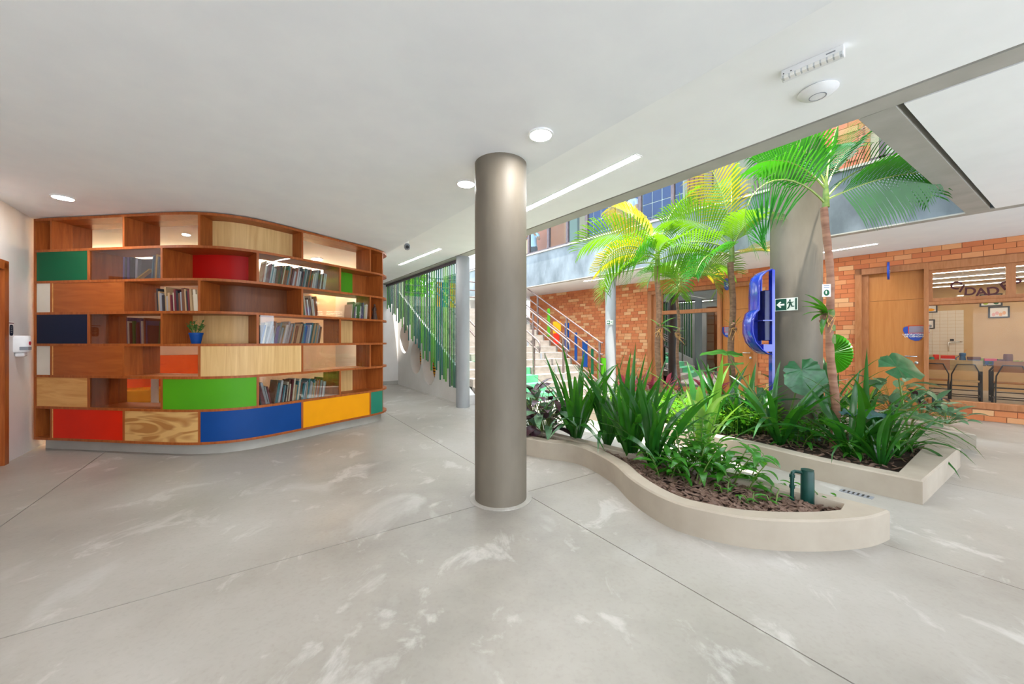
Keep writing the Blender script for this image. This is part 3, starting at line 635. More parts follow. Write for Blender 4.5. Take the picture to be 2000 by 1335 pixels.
# ================================================================== ceiling fixtures
def downlight(u, v, label):
    p = G(u, v, ZL); d = thing('downlight', label, 'ceiling light', (p.x, p.y, ZL - .012), group='round ceiling downlights')
    MB().lathe([(.078, .004), (.078, 0), (.092, 0), (.092, .012), (.078, .012)], (p.x, p.y, ZL - .012), 32, False).build('rim', M['plastic'], d)
    MB().lathe([(.079, .002), (.079, .008)], (p.x, p.y, ZL - .012), 32).build('diffuser', M['lamp'], d)
downlight(123, 385, 'round ceiling downlight above the left end of the bookcase')
downlight(910, 358, 'round ceiling downlight left of the foreground column')
downlight(1056, 262, 'round ceiling downlight right of the foreground column')
for q, (a, b) in enumerate(((-.9, -.6), (1.0, -.6), (-.9, -3.2), (1.0, -3.2), (-.9, 2.0))):  # unseen downlights added to brighten the hall
    p = hw(a, b, ZL); d = thing('downlight', f'fill downlight added over the hall out of view, {ordn(q)}', 'ceiling light', (p.x, p.y, ZL - .012), group='round ceiling downlights')
    MB().lathe([(.092, 0), (.092, .012)], (p.x, p.y, ZL - .012), 32).build('rim', M['plastic'], d); MB().lathe([(.079, -.003), (.079, .003)], (p.x, p.y, ZL - .013), 32).build('diffuser', M['lamp'], d)
def linear(p, q, z, label, wd=.05):
    p, q = Vector(p), Vector(q); ex = (q - p); L = ex.length; Mx = fr((p.x, p.y, z), ex)
    d = thingM('linear_light', label, 'ceiling light', Mx, 'recessed linear lights')
    MB(Mx).box(0, L, -wd / 2 - .008, wd / 2 + .008, -.004, .01).build('trim', M['plastic'], d)
    MB(Mx).box(.02, L - .02, -wd / 2, wd / 2, -.0055, -.003).build('diffuser', M['lampl'], d)
linear(G(1010, 417, ZH), G(1249, 302, ZH), ZH, 'long recessed linear ceiling light right of the foreground column', .075)
linear(G(780, 517, ZH), G(860, 485, ZH), ZH, 'recessed linear ceiling light above the bookcase end')
linear(G(1560, 499.5, ZH), G(1716, 475, ZH), ZH, 'recessed linear light in the corridor ceiling behind the big column', .06)
linear(G(1140, 549, ZH), G(1180, 543, ZH), ZH, 'recessed linear light in the corridor ceiling by the stairs', .06)
e = thingM('emergency_light', 'white battery emergency light bar on the raised ceiling', 'emergency light', fr((1.85, 2.41, ZH), (-.55, .83)), None)
EM = fr(tuple(G(1527, 152, ZH - .03)), G(1598, 122, ZH - .03) - G(1527, 152, ZH - .03))
MB(EM).box(0, .30, -.03, .03, -.022, .03).build('housing', M['plastic'], e, bevel=.005)
MB(EM).box(.008, .292, -.037, -.005, -.028, -.010).build('lens', pm('pale_lens', '#c4c8cc', '#bcc0c4', .3), e)
for i in range(9): MB(EM).box(.018 + i * .03, .040 + i * .03, -.039, -.008, -.031, -.012).build('led_cell', M['white2'], e)
for q in (.012, .05): MB(EM).box(q, q + .006, -.032, -.029, .0, .006).build('indicator', M['black'], e)
MB(EM).box(.22, .262, -.0315, -.029, .006, .013).build('maker_mark', M['greyp'], e)
p = G(1597, 176, ZH); ap = thing('wifi_access_point', 'white disc shaped wireless access point on the ceiling', 'access point', (p.x, p.y, ZH - .045))
MB().lathe([(.02, -.046), (.06, -.043), (.09, -.03), (.112, -.012), (.112, -.008), (.10, 0)], (p.x, p.y, ZH), 40).build('disc', M['plastic'], ap)
MB().lathe([(.044, -.0462), (.048, -.0462), (.048, -.043), (.044, -.043), (.044, -.0462)], (p.x, p.y, ZH), 32, False).build('ring', M['greyp'], ap)
p = G(792, 470, ZH); cm = thing('security_camera', 'small white turret security camera on the ceiling above the bookcase', 'camera', (p.x, p.y, ZH - .15))
MB().lathe([(.05, 0), (.055, -.02), (.04, -.05)], (p.x, p.y, ZH), 24).build('base', M['plastic'], cm)
MB().tube([(p.x, p.y, ZH - .04), (p.x + .03, p.y - .03, ZH - .10)], [.03, .05], 16).build('body', M['plastic'], cm)
MB().lathe([(.005, -.06), (.035, -.05), (.05, -.02), (.05, .02), (.03, .05)], (p.x + .04, p.y - .04, ZH - .11), 20).build('eyeball', M['greyp'], cm)
MB().tube([(p.x + .055, p.y - .075, ZH - .125), (p.x + .06, p.y - .1, ZH - .13)], .028, 16).build('lens', M['black'], cm)
# ================================================================== lettering helper
def text(s, name, Mx, size, mat, parent, label=None, ext=.001, align='CENTER'):
    c = bpy.data.curves.new('t', 'FONT'); c.body = s; c.size = size; c.align_x = align; c.align_y = 'CENTER'; c.extrude = ext; c.offset = size * .02 if ext < .005 else size * .022; c.space_line = .9
    o = bpy.data.objects.new('t', c); sc.collection.objects.link(o); dg = bpy.context.evaluated_depsgraph_get()
    me = bpy.data.meshes.new_from_object(o.evaluated_get(dg)); bpy.data.objects.remove(o); bpy.data.curves.remove(c)
    me.name = name; me.transform(WM[parent.name].inverted() @ Mx); me.materials.clear(); me.materials.append(mat)
    q = bpy.data.objects.new(name, me); sc.collection.objects.link(q); q.parent = parent; WM[q.name] = WM[parent.name]
    if label: q['label'] = label
    return q
def facing(p, n):                                # text/plate frame at p whose front looks along n (x right seen from the front)
    n = Vector((n[0], n[1], 0)).normalized(); ex = Vector((-n.y, n.x, 0))
    return Matrix(((ex.x, 0, n.x, p[0]), (ex.y, 0, n.y, p[1]), (0, 1, 0, p[2]), (0, 0, 0, 1)))
def flat(m, poly, z0, z1):                       # outline in the x,y of a facing() frame
    n = len(poly); return m.add([(x, y, z0) for x, y in poly] + [(x, y, z1) for x, y in poly], [list(range(n))[::-1], list(range(n, 2 * n))] + [(i, (i + 1) % n, n + (i + 1) % n, n + i) for i in range(n)])
def rect(x0, x1, y0, y1): return [(x0, y0), (x1, y0), (x1, y1), (x0, y1)]
def ell(cx, cy, rx, ry, n=24, p=2):
    out = []
    for i in range(n):
        c, s = math.cos(2 * PI * i / n), math.sin(2 * PI * i / n); out.append((cx + rx * math.copysign(abs(c) ** (2 / p), c), cy + ry * math.copysign(abs(s) ** (2 / p), s)))
    return out
def exit_sign(p, n, wdt, label):
    Mx = facing(p, n); s = thing('exit_sign', label, 'sign', p); k = wdt / .25
    flat(MB(Mx), rect(-.125 * k, .125 * k, -.08 * k, .08 * k), -.002, .001).build('plate', M['signw'], s)
    flat(MB(Mx), rect(-.117 * k, .005 * k, -.072 * k, .072 * k), .001, .002).build('green_field', M['signg'], s)
    flat(MB(Mx), [(x * k, y * k) for x, y in [(-.108, 0), (-.065, .042), (-.052, .03), (-.070, .011), (-.018, .011), (-.018, -.011), (-.070, -.011), (-.052, -.03), (-.065, -.042)]], .002, .003).build('arrow', M['signw'], s)
    fg = MB(Mx)
    for poly in (ell(.042, .05, .011, .011, 12), [(.018, .034), (.046, .036), (.062, .006), (.05, -.006), (.034, .012)], [(.018, .034), (.012, .008), (.020, .006), (.028, .026)], [(.046, .036), (.066, .026), (.080, .034), (.080, .026), (.066, .014), (.052, .022)],
                 [(.05, -.006), (.062, .004), (.070, -.022), (.090, -.022), (.090, -.034), (.060, -.036)], [(.034, .012), (.05, -.002), (.040, -.034), (.020, -.062), (.010, -.056), (.026, -.028)]):
        flat(fg, [(x * k, y * k) for x, y in poly], .001, .003)
    fg.build('running_figure', M['signg'], s); flat(MB(Mx), rect(.098 * k, .117 * k, -.072 * k, .072 * k), .001, .002).build('door_mark', M['signg'], s); return s
ax = c3.location; nn = Vector((-.84, -.542, 0)); exit_sign(Vector((ax.x, ax.y, 1.35 + 72 * 5.05 / F)) + nn * .306, nn, .27, 'green exit sign with arrow and running figure on the thick column')
nn2 = Vector((.10, -.99, 0)); exit_sign(Vector((ax.x, ax.y, 1.35 + 76 * 5.05 / F)) + Vector((.30, -.954, 0)) * .306 + Vector((.15, 0, 0)), Vector((.55, -.83, 0)), .2, 'exit sign half hidden behind the orchid on the thick column')
p3 = Vector(((1190 - CX) / F * 9.75, 9.75, 0)); exit_sign(Vector((p3.x - .02, 9.61, 1.35 + 36 * 9.6 / F)), (-.1, -1, 0), .17, 'small green exit sign on the slim column by the stairs')
# round room signs
cardm, nt_, pb_ = nodes('frosted_card_cover'); pb_.inputs['Base Color'].default_value = col('#b9a8b0'); pb_.inputs['Alpha'].default_value = .42; pb_.inputs['Roughness'].default_value = .4
def room_sign(x, z, label, lines, side=1):
    Mx = BW @ Matrix.Translation((x, .098, z)) @ Matrix.Rotation(PI / 2, 4, 'X'); s = thing('room_sign', label, 'sign', (BW @ Vector((x, .098, z))))
    out = [(-.13, .10), (-.10, .125), (.08, .125), (.125, .09), (.13, .02), (.11, -.09), (.07, -.14), (.02, -.145), (-.05, -.11), (-.11, -.03), (-.135, .05)]
    flat(MB(Mx), out, 0, .008).build('plate', M['signb'], s); text(lines, 'lettering', Mx @ Matrix.Translation((.005, -.045, .009)), .042, M['white2'], s) if lines else [flat(MB(Mx), rect(-.05, .055 - i * .02, -.03 - i * .03, -.018 - i * .03), .008, .0095).build('print_line', M['white2'], s) for i in (0, 1)]
    fm = MB(Mx)
    for r_ in (rect(-.07, .20, .132, .14), rect(-.07, .20, -.005, .003), rect(-.07, -.062, .003, .132)): flat(fm, r_, .008, .013)
    fm.build('red_edge', M['red'], s); flat(MB(Mx), rect(-.062, .20, .003, .132), .009, .011).build('card', cardm, s)
room_sign(X(1784), wz(1784, 650, BW), 'rounded blue laboratory name sign on the right timber door', 'LABORAT\u00d3RIO\nDE CI\u00caNCIAS')
room_sign(X(1418), wz(1418, 648, BW), 'rounded blue and violet name sign on the left timber door', None)
def flag_sign(u, v0, v1, off, label):
    x = X(u); z0, z1 = wz(u, v1, BW), wz(u, v0, BW); s = thing('hanging_sign', label, 'sign', BW @ Vector((x, -.2, z0)))
    n = 20; pl = [(-.2 + .14 * math.cos(2 * PI * i / n), (z0 + z1) / 2 + (z1 - z0) / 2 * math.sin(2 * PI * i / n)) for i in range(n)]
    m = MB(BW); m.add([(x - .016, y, z) for y, z in pl] + [(x + .012, y, z) for y, z in pl], [list(range(n)), list(range(n, 2 * n))[::-1]] + [(i, (i + 1) % n, n + (i + 1) % n, n + i) for i in range(n)]); m.build('plate', M['signb'], s)
    MB(BW).tube([(x, -.08, (z0 + z1) / 2 + .05), (x, -.0, (z0 + z1) / 2 + .05)], .01).build('bracket', M['chrome'], s)
    for i in (0, 1): MB(BW).box(x + .016, x + .018, -.27, -.14 - .03 * i, (z0 + z1) / 2 - .01 - .04 * i, (z0 + z1) / 2 + .008 - .04 * i).build('print_line', M['white2'], s)
flag_sign(1737, 514, 548, 0, 'blue oval sign projecting above the laboratory door')
flag_sign(1425, 545, 568, 0, 'blue oval sign projecting above the left timber door')
# letters on the window
wl = thing('window_lettering', 'plum foam letters spelling CIDADES on the laboratory window', 'lettering', BW @ Vector((X(1900), .04, 2.3)))
for ch, u, v, rot in (('C', 1866, 557, -25), ('I', 1878.5, 563.5, -22), ('D', 1895, 569, -4), ('A', 1917, 570, 4), ('D', 1940, 568, 6), ('E', 1964, 558, 25), ('S', 1986, 546, 28)):
    text(ch, 'letter', BW @ Matrix.Translation((X(u), .045, wz(u, v, BW))) @ Matrix.Rotation(-math.radians(rot), 4, 'Y') @ Matrix.Rotation(PI / 2, 4, 'X'), .185, M['plum'], wl, ext=.008)
# ================================================================== left wall: dispenser and notice
DX = LW
q = thingM('soap_dispenser', 'white wall soap dispenser with grey window on the left wall', 'dispenser', fr(tuple(LW @ Vector((-.13, 0, 1.2))), (.585, -.811)))
SX = lambda u: wx(u, LW)
xd = (SX(17) + SX(44)) / 2; zt, zb_ = wz(30, 655, LW), wz(30, 698, LW)
pr = ell(0, .0, .065, .11, 24, 3)
m = MB(LW); rows = [[(xd + x * k, max(0.0, y * k2), z) for x, y in pr] for z, k, k2 in ((zb_ + .06, .9, .85), (zb_ + .075, 1, 1), (zt - .02, 1, 1), (zt - .004, .92, .94), (zt, .8, .8))]
m.grid(rows, True); m.f += [list(range(24))[::-1], list(range(96, 120))]; m.mi += [0, 0]; m.build('body', M['plastic'], q)
MB(LW).box(xd - .02, xd + .0665, .045, .112, zb_ + .085, zb_ + .125).build('level_window', M['greyp'], q, bevel=.004)
MB(LW).box(xd - .045, xd + .045, .0, .075, zb_ + .01, zb_ + .058).build('push_lever', M['plastic'], q, bevel=.015)
mm = LW @ Matrix.Translation((xd + .02, .1115, zb_ + .165)) @ Matrix.Rotation(-PI / 2, 4, 'X')
MB(mm).lathe([(.022, -.004), (.022, .002)], n=20).build('logo_disc', pm('crimson_print', '#c4233c', '#b51e36', .5), q)
q = thing('hand_gel_notice', 'small white notice with blue oval above the soap dispenser', 'notice', tuple(LW @ Vector((SX(21), .005, 1.4))))
Mx = facing(LW @ Vector((SX(21), .001, (wz(21, 629, LW) + wz(21, 656, LW)) / 2)), LW.col[1][:2])
flat(MB(Mx), rect(-.055, .055, -.085, .085), 0, .003).build('card', M['white2'], q); flat(MB(Mx), rect(-.055, .055, .064, .074), .003, .004).build('header_band', pm('maroon_print', '#7b3a44'), q)
flat(MB(Mx), ell(0, -.012, .042, .062, 24, 4), .003, .0045).build('blue_oval', M['navy'], q)
for i, s_ in enumerate((.05, .035, .04, .03)): flat(MB(Mx), rect(-s_ / 2, s_ / 2, .022 - i * .02, .026 - i * .02), .0045, .005).build('print_line', M['signw'], q)
# ================================================================== slat screen wall beside the stairs
SWm = fr(tuple(hw(3.52, 0)), (-d1.x, -d1.y))     # x runs towards the camera (x = -b), y into the stair side
def ztop(b): return .62 + (b - 7.1) * .50
cut = []
wl_ = MB(HM); sec = lambda b: [(3.52, b, 0), (3.79, b, 0), (3.79, b, ztop(b) - .4), (3.58, b, ztop(b) - .4), (3.58, b, ztop(b)), (3.52, b, ztop(b))]
n = 6; wl_.add(sec(7.05) + sec(END), [list(range(n)), list(range(n, 2 * n))[::-1]] + [(i, n + i, n + (i + 1) % n, (i + 1) % n) for i in range(n)])
sw = wl_.build('wall_stair', M['wallw'], None, 'white stair side wall pierced by three round holes', 'wall', kind='structure', smooth=False)
for u, v, r_ in ((789.6, 661, .43), (812, 699, .43), (838, 718, .425)):
    b_ = -wx(u, SWm); z_ = wz(u, v, SWm); c = hw(3.4, b_, z_)
    cm_ = MB(Matrix.Translation(c) @ HM.to_3x3().to_4x4() @ Matrix.Rotation(PI / 2, 4, 'Y')).lathe([(r_, 0), (r_, .6)], n=48)
    co = bpy.data.objects.new('cut', cm_.mesh('cut', M['wallw'])); sc.collection.objects.link(co); cut.append(co)
    md = sw.modifiers.new('b', 'BOOLEAN'); md.object = co; md.operation = 'DIFFERENCE'; md.solver = 'EXACT'
bpy.context.view_layer.update(); dg = bpy.context.evaluated_depsgraph_get(); nm_ = bpy.data.meshes.new_from_object(sw.evaluated_get(dg)); sw.modifiers.clear(); sw.data = nm_
nm_.polygons.foreach_set('use_smooth', [True] * len(nm_.polygons)); nm_.set_sharp_from_angle(angle=math.radians(30))
for c in cut: bpy.data.objects.remove(c)
for q, (u, v) in enumerate(((789.6, 661), (812, 699), (838, 718))):
    b_ = -wx(u, SWm); z_ = wz(u, v, SWm); ob = thing('orange_slat_panel', 'orange slatted panel behind the ' + ['farthest', 'middle', 'nearest'][q] + ' round wall hole', 'panel', hw(3.83, b_, z_ - .45), group='slatted panels behind the holes')
    MB(HM).box(3.84, 3.86, b_ - .05, b_ + .75, z_ - .42, z_ + .42).build('backing', M['black'], ob)
    for i in range(11): MB(HM).box(3.80, 3.84, b_ - .05, b_ + .75, z_ - .41 + i * .075, z_ - .365 + i * .075).build('slat', M['yellow'], ob)

ss = thing('green_slat_screen', 'screen of uneven green hanging slats beside the stairs', 'screen', hw(3.45, 9, .6))
MB().prism(P((b_in(7.0) - .06, 7.0), (b_in(7.0), 7.0), (b_in(END), END), (b_in(END) - .06, END)), ZH - .06, ZH - .001).build('top_rail', M['dframe'], ss)
gm = [pm('slat_green_%d' % i, c, None, .5, 4) for i, c in enumerate(('#0e5c40', '#3c8a2a', '#2c7a2c', '#12605c', '#58a02c', '#3f5a4c', '#17664a'))]
b_ = 7.12; i = 0
while b_ < END - .05:
    zb_ = max(.35, ztop(b_) - (.08 + .42 * abs(math.sin(i * 1.9)) + .15 * R.random())); aa = b_in(b_) - .035; MB(HM).box(aa, aa + .017, b_, b_ + .045, zb_, ZH - .06).build('slat', gm[(i * 3 + R.randrange(2)) % 7], ss)
    b_ += .094; i += 1
# ================================================================== stairs
st = thing('staircase', 'wide concrete staircase rising at the far end of the courtyard', 'stairs', hw(5.5, 6.9, 0), kind='structure')
RI, RU, B0, AL, AR = .17, .31, 6.6, 3.82, 7.3
zst = lambda b: max(0, RI * ((b - B0) / RU + .6))
for k in range(1, 15): MB(HM).box(AL, AR, B0 + RU * (k - 1), B0 + RU * k + (.03 if k < 14 else 2.2), RI * (k - 1) if k > 1 else 0, RI * k).build('step', M['stairc'], st)
MB(HM).box(AL, AR, B0 + .6, B0 + RU * 14 + 2.2, 0, RI).build('base', M['stairc'], st)
grn = pm('green_step_paint', '#4f9a72', '#5fa880', .6, 5)
for k in range(1, 6): MB(HM).box(4.25, 5.6, B0 + RU * (k - 1) - .012, B0 + RU * (k - 1), RI * (k - 1) + .01, RI * k + .004).box(4.25, 5.6, B0 + RU * (k - 1) - .012, B0 + RU * k - .013, RI * k, RI * k + .006).build('green_tread', grn, st)
for k in range(2, 9): MB(HM).box(6.4, 6.46, B0 + RU * (k - 1) - .02, B0 + RU * (k - 1), RI * (k - 1), RI * k - .02).build('tread_marker', M['greyp'], st)
def rail(a, b0, b1, posts, hs, label, tp=1.0, loop=True, r_=.021):
    t = thing('stair_railing', label, 'railing', hw(a, b0, 0), group='stair railings')
    for b in posts: MB(HM).box(a - .022, a + .022, b - .022, b + .022, zst(b) - .01, zst(b) + tp).build('post', M['railm'], t)
    if loop:
        h1, h0 = hs[0], hs[1]; k = .567
        pts = [(a, b1, zst(b1) + h1), (a, b0, zst(b0) + h1), (a, b0 - .07, zst(b0) + h1 - .06), (a, b0 - .09, zst(b0) + (h1 + h0) / 2 - .05), (a, b0 - .07, zst(b0) + h0 - .05), (a, b0, zst(b0) + h0), (a, b1, zst(b1) + h0)]
        MB(HM).tube(pts, r_, 8).build('handrail', M['railm'], t)
    else:
        for h in hs: MB(HM).tube([(a, b1, zst(b1) + h), (a, b0, zst(b0) + h), (a, b0 - .08, zst(b0) + h - .01)], r_, 8).build('handrail', M['railm'], t)
    return t
rail(4.16, 7.25, 10.9, (7.3, 8.5, 9.7, 10.8), (.95, .72), 'left stair railing behind the foreground column', .95)
rail(5.54, 7.15, 8.6, (7.3, 8.45), (.95, .72), 'short lower stair railing by the green treads', .95)
rail(6.5, 7.15, 10.8, (7.3, 8.6, 9.8, 10.75), (.95, .72), 'middle stair railing with double handrail', .95)
rr_ = rail(7.25, 6.72, 10.7, (6.75, 8.0, 9.35, 10.7), (1.14, .84, .58, .1), 'right stair railing with coloured glass panels', 1.14, False, .02)
RM = fr(tuple(hw(7.25, 0)), (d1.x, d1.y)); bu = lambda u: wx(u, RM)
for u0, u1, c, z0, z1 in ((1068, 1073, 'lime', .15, 1.0), (1079, 1094, 'yellow', .45, .8), (1080, 1091, 'red', .12, .44), (1102, 1110, 'blue', .2, .98), (1121, 1126, 'blue', .12, .9), (1136, 1146, 'blue', .15, .85), (1153, 1158, 'dgreen', .12, .8), (1166, 1182, 'lime', .15, .75)):
    ba, bb = sorted((bu(u0), bu(u1))); zz = zst((ba + bb) / 2)
    MB(HM).box(7.27, 7.28, ba, bb, zz + z0, zz + z1).build('coloured_panel', M[c], rr_)
gd = thing('landing_guard', 'brown steel guard rail across the back of the stair landing', 'railing', hw(5.5, 12.2, 2.38))
for a in (3.9, 5.0, 6.1, 7.2): MB(HM).box(a - .022, a + .022, 12.18, 12.22, 2.38, 3.5).build('post', M['railm'], gd)
for h in (3.5, 3.2, 2.95, 2.45): MB(HM).tube([(3.9, 12.2, h), (7.2, 12.2, h)], .02, 8).build('rail', M['railm'], gd)
for u, c in ((1041, 'yellow'), (1054, 'dgreen'), (858, 'yellow'), (868, 'blue'), (884, 'yellow')):
    GM = fr(tuple(hw(0, 12.24)), (d2.x, d2.y)); a = wx(u, GM); MB(HM).box(a - .1, a + .1, 12.24, 12.25, 2.5, 3.4).build('coloured_panel', M[c], gd)
MB(HM).box(3.0, 7.6, 13.1, 13.3, 2.3, 2.95).build('wall_terrace', M['concb'], None, 'grey concrete parapet behind the stair landing', 'wall', kind='structure')
MB(HM).box(-2, 12, 13.3, 22, 2.2, 2.38).build('ground_terrace', M['concb'], None, 'raised ground beyond the stair landing', 'ground', kind='structure')
# ================================================================== blue phone hood on the thick column
ph = thing('blue_phone_hood', 'glossy blue acrylic phone hood fixed to the thick column', 'phone booth', (3.6, 5.2, .15))
Yh = 5.2; sil = [(1500, 528), (1488, 533), (1479, 541), (1475, 552), (1474, 580), (1474, 606), (1466, 613), (1461, 630), (1461, 650), (1467, 668), (1480, 682), (1490, 689), (1499, 691)]
pts = [at(u, v, Yh) for u, v in sil]
dp = [-.10, -.06, .0, .07, .13]; kx = [.96, .99, 1, .99, .96]
xr = pts[0].x + .03
MB().grid([[Vector((xr + (p.x - xr) * k, Yh + d, (p.z - 1.75) * (.92 + .08 * k) + 1.75)) for p in pts] for d, k in zip(dp, kx)]).build('shell', M['bluep'], ph).modifiers.new('t', 'SOLIDIFY').thickness = .012
back = [(p.x, p.z) for p in pts]; MB().plate([(xr + (x - xr) * .85, z) for x, z in back], Yh + .125, Yh + .135).build('back_plate', M['bluep'], ph)
MB().box(3.585, 3.625, Yh - .05, Yh + .02, .15, 2.33).build('post', M['bluep'], ph)
MB().box(3.50, 3.60, Yh - .02, Yh + .16, 1.35, 2.05).build('phone_body', pm('dark_blue_plastic', '#1a1f5a', '#161a4c', .25), ph, bevel=.01)
MB().box(3.44, 3.60, Yh - .08, Yh + .18, 1.62, 1.635).build('shelf', M['bluep'], ph); MB().box(3.46, 3.58, Yh - .06, Yh + .1, 1.20, 1.30).build('bracket', M['bluep'], ph)
# ================================================================== laboratory furniture
def lx(u, y): return wx(u, BW @ Matrix.Translation((0, y, 0)))
def lzz(u, v, y): return wz(u, v, BW @ Matrix.Translation((0, y, 0)))
tan1 = wood('chair_plywood', '#8a5218', '#9c6424', (1, 1, 6), 3); tan2 = wood('pale_chair_plywood', '#a08558', '#b09668', (1, 1, 6), 3); tabm = wood('dark_table_top', '#4a3f36', '#564a40', (1, 1, 6), 3)
def chair(u, y, label, mt):
    x = lx(u, y); t = thingM('school_chair', label, 'chair', BW @ Matrix.Translation((x, y, 0)), 'school chairs'); L = BW @ Matrix.Translation((x, y, 0))
    MB(L).box(-.21, .21, .0, .40, .455, .475).build('seat', mt, t, bevel=.006)
    n = 9; rows = [[(-.23 + .46 * i / (n - 1), -.05 - .03 * math.sin(PI * i / (n - 1)) + dy, z) for i in range(n)] for dy, z in ((0, .70), (0, .93), (.014, .93), (.014, .70), (0, .70))]
    MB(L).grid(rows).build('backrest', mt, t)
    MB(L).tube([(-.2, .0, .45), (-.2, -.09, .62), (-.12, -.095, .84), (.12, -.095, .84), (.2, -.09, .62), (.2, .0, .45)], .012, 6).build('back_frame', M['black'], t)
    for sx in (-1, 1):
        MB(L).tube([(sx * .2, .38, .45), (sx * .21, .42, .0)], .012, 6).build('leg', M['black'], t); MB(L).tube([(sx * .2, .0, .45), (sx * .21, -.06, .0)], .012, 6).build('leg', M['black'], t)
        MB(L).tube([(sx * .2, .0, .44), (sx * .2, .38, .44)], .012, 6).build('seat_rail', M['black'], t); MB(L).tube([(sx * .208, -.04, .14), (sx * .208, .41, .14)], .010, 6).build('stretcher', M['black'], t)
    for yy, z in ((-.045, .14), (-.03, .28), (.41, .14)): MB(L).tube([(-.205, yy, z), (.205, yy, z)], .010, 6).build('cross_bar', M['black'], t)
chair(1826, 2.6, 'amber plywood school chair nearest the laboratory door', tan1)
chair(1886, 2.6, 'pale plywood school chair in the middle of the laboratory window', tan2)
chair(1976, 2.6, 'amber plywood school chair at the right edge of the laboratory window', tan1)
def ltable(u0, u1, y, label):
    x0, x1 = lx(u0, y), lx(u1, y); t = thingM('lab_table', label, 'table', BW @ Matrix.Translation(((x0 + x1) / 2, y, 0)), 'laboratory tables')
    MB(BW).box(x0, x1, y, y + .6, .80, .825).build('table_top', tabm, t)
    for x in (x0 + .06, x1 - .06):
        for yy in (y + .06, y + .54): MB(BW).tube([(x, yy, 0), (x, yy, .68), (x + (.07 if x < (x0 + x1) / 2 else -.07), yy, .80)], .02, 8).build('leg', M['black'], t)
        MB(BW).tube([(x, y + .06, .12), (x, y + .54, .12)], .015, 6).build('foot_bar', M['black'], t)
    MB(BW).tube([(x0 + .06, y + .54, .3), (x1 - .06, y + .54, .3)], .015, 6).build('cross_bar', M['black'], t)
ltable(1800, 1926, 2.95, 'laboratory table behind the pale chair'); ltable(1930, 2080, 2.95, 'laboratory table at the right picture edge')
TY = 3.2; tz = .827
def tb_box(u0, u1, h, lid, body, label, y=TY, extra=None):
    x0, x1 = lx(u0, y), lx(u1, y); t = thingM('storage_box', label, 'box', BW @ Matrix.Translation(((x0 + x1) / 2, y, tz)), 'boxes on the laboratory tables')
    MB(BW).box(x0, x1, y - .1, y + .1, tz, tz + h * .62).build('body', M[body], t); MB(BW).box(x0 - .008, x1 + .008, y - .108, y + .108, tz + h * .62, tz + h).build('lid', M[lid], t)
    if extra: MB(BW).box(x0 + (x1 - x0) * .3, x0 + (x1 - x0) * .65, y - .104, y - .1, tz + .02, tz + h * .5).build('label_card', M[extra], t)
M['brown2'] = pm('brown_plastic', '#6a3a2c', '#5e3326', .5); M['pink'] = pm('pink_plastic', '#d83a62', '#cc3058', .5); M['limeb'] = pm('lime_plastic', '#a5c82a', '#98ba22', .5); M['bluem'] = pm('steel_blue_plastic', '#3a6a92', '#335f84', .5)
tb_box(1838, 1864, .18, 'red', 'white2', 'white box with red lid on the laboratory table'); tb_box(1890, 1914, .16, 'brown2', 'bluem', 'blue box with brown lid on the laboratory table', extra='yellow')
tb_box(1923, 1945, .13, 'pink', 'blue', 'blue box with pink lid on the laboratory table', extra='dgreen'); tb_box(1949, 1960, .12, 'brown2', 'dgreen', 'small green box beside the brown canister')
def lathe_item(name, u, prof, mat, label, cat, y=TY): x = lx(u, y); p = BW @ Vector((x, y, tz)); return MB().lathe(prof, p, 20).build(name, M[mat], None, label, cat)
x = lx(1880, TY); jg = thing('pitcher', 'tall steel blue pitcher with wooden spoon on the laboratory table', 'pitcher', BW @ Vector((x, TY, tz)))
MB().lathe([(.055, 0), (.05, .12), (.04, .17), (.052, .19), (.052, .24), (.03, .25)], BW @ Vector((x, TY, tz)), 20).build('body', M['bluem'], jg)
MB(BW).tube([(x - .05, TY, tz + .17), (x - .1, TY, tz + .13), (x - .09, TY, tz + .05), (x - .05, TY, tz + .03)], .01, 6).build('handle', M['bluem'], jg); MB(BW).tube([(x, TY, tz + .2), (x + .05, TY, tz + .32)], [.006, .014], 6).build('spoon', M['pineh'], jg)
lathe_item('canister', 1969, [(.065, 0), (.065, .21), (.06, .22), (.06, .235)], 'brown2', 'brown canister right of the pink lidded box', 'canister')
lathe_item('canister', 1828, [(.05, 0), (.05, .19), (.045, .2)], 'rust' if 'rust' in M else 'red', 'orange red canister at the left end of the table', 'canister')
lathe_item('jar', 1821, [(.06, 0), (.06, .1), (.05, .12), (.05, .14)], 'teal', 'dark teal jar at the left end of the table', 'jar')
def tuft(u, label):
    m = MB(); x = lx(u, TY); p = BW @ Vector((x, TY, tz))
    for i in range(40):
        a, b2 = R.uniform(0, 6.28), R.uniform(.2, 1.4); d = Vector((math.cos(a) * math.cos(b2), math.sin(a) * math.cos(b2), math.sin(b2))); q2 = p + d * R.uniform(.08, .14); sd = Vector((-d.y, d.x, 0)).normalized() * .02
        m.add([p + d * .02 + sd, p + d * .02 - sd, q2 - sd, q2 + sd], [(0, 1, 2, 3)])
    m.build('paper_bush', M['limeb'], None, label, 'model bush')
tuft(1917, 'lime paper bush between the brown lidded and pink lidded boxes'); tuft(1986, 'lime paper bush right of the brown canister'); tuft(1948, 'lime paper bush behind the pink lidded box')
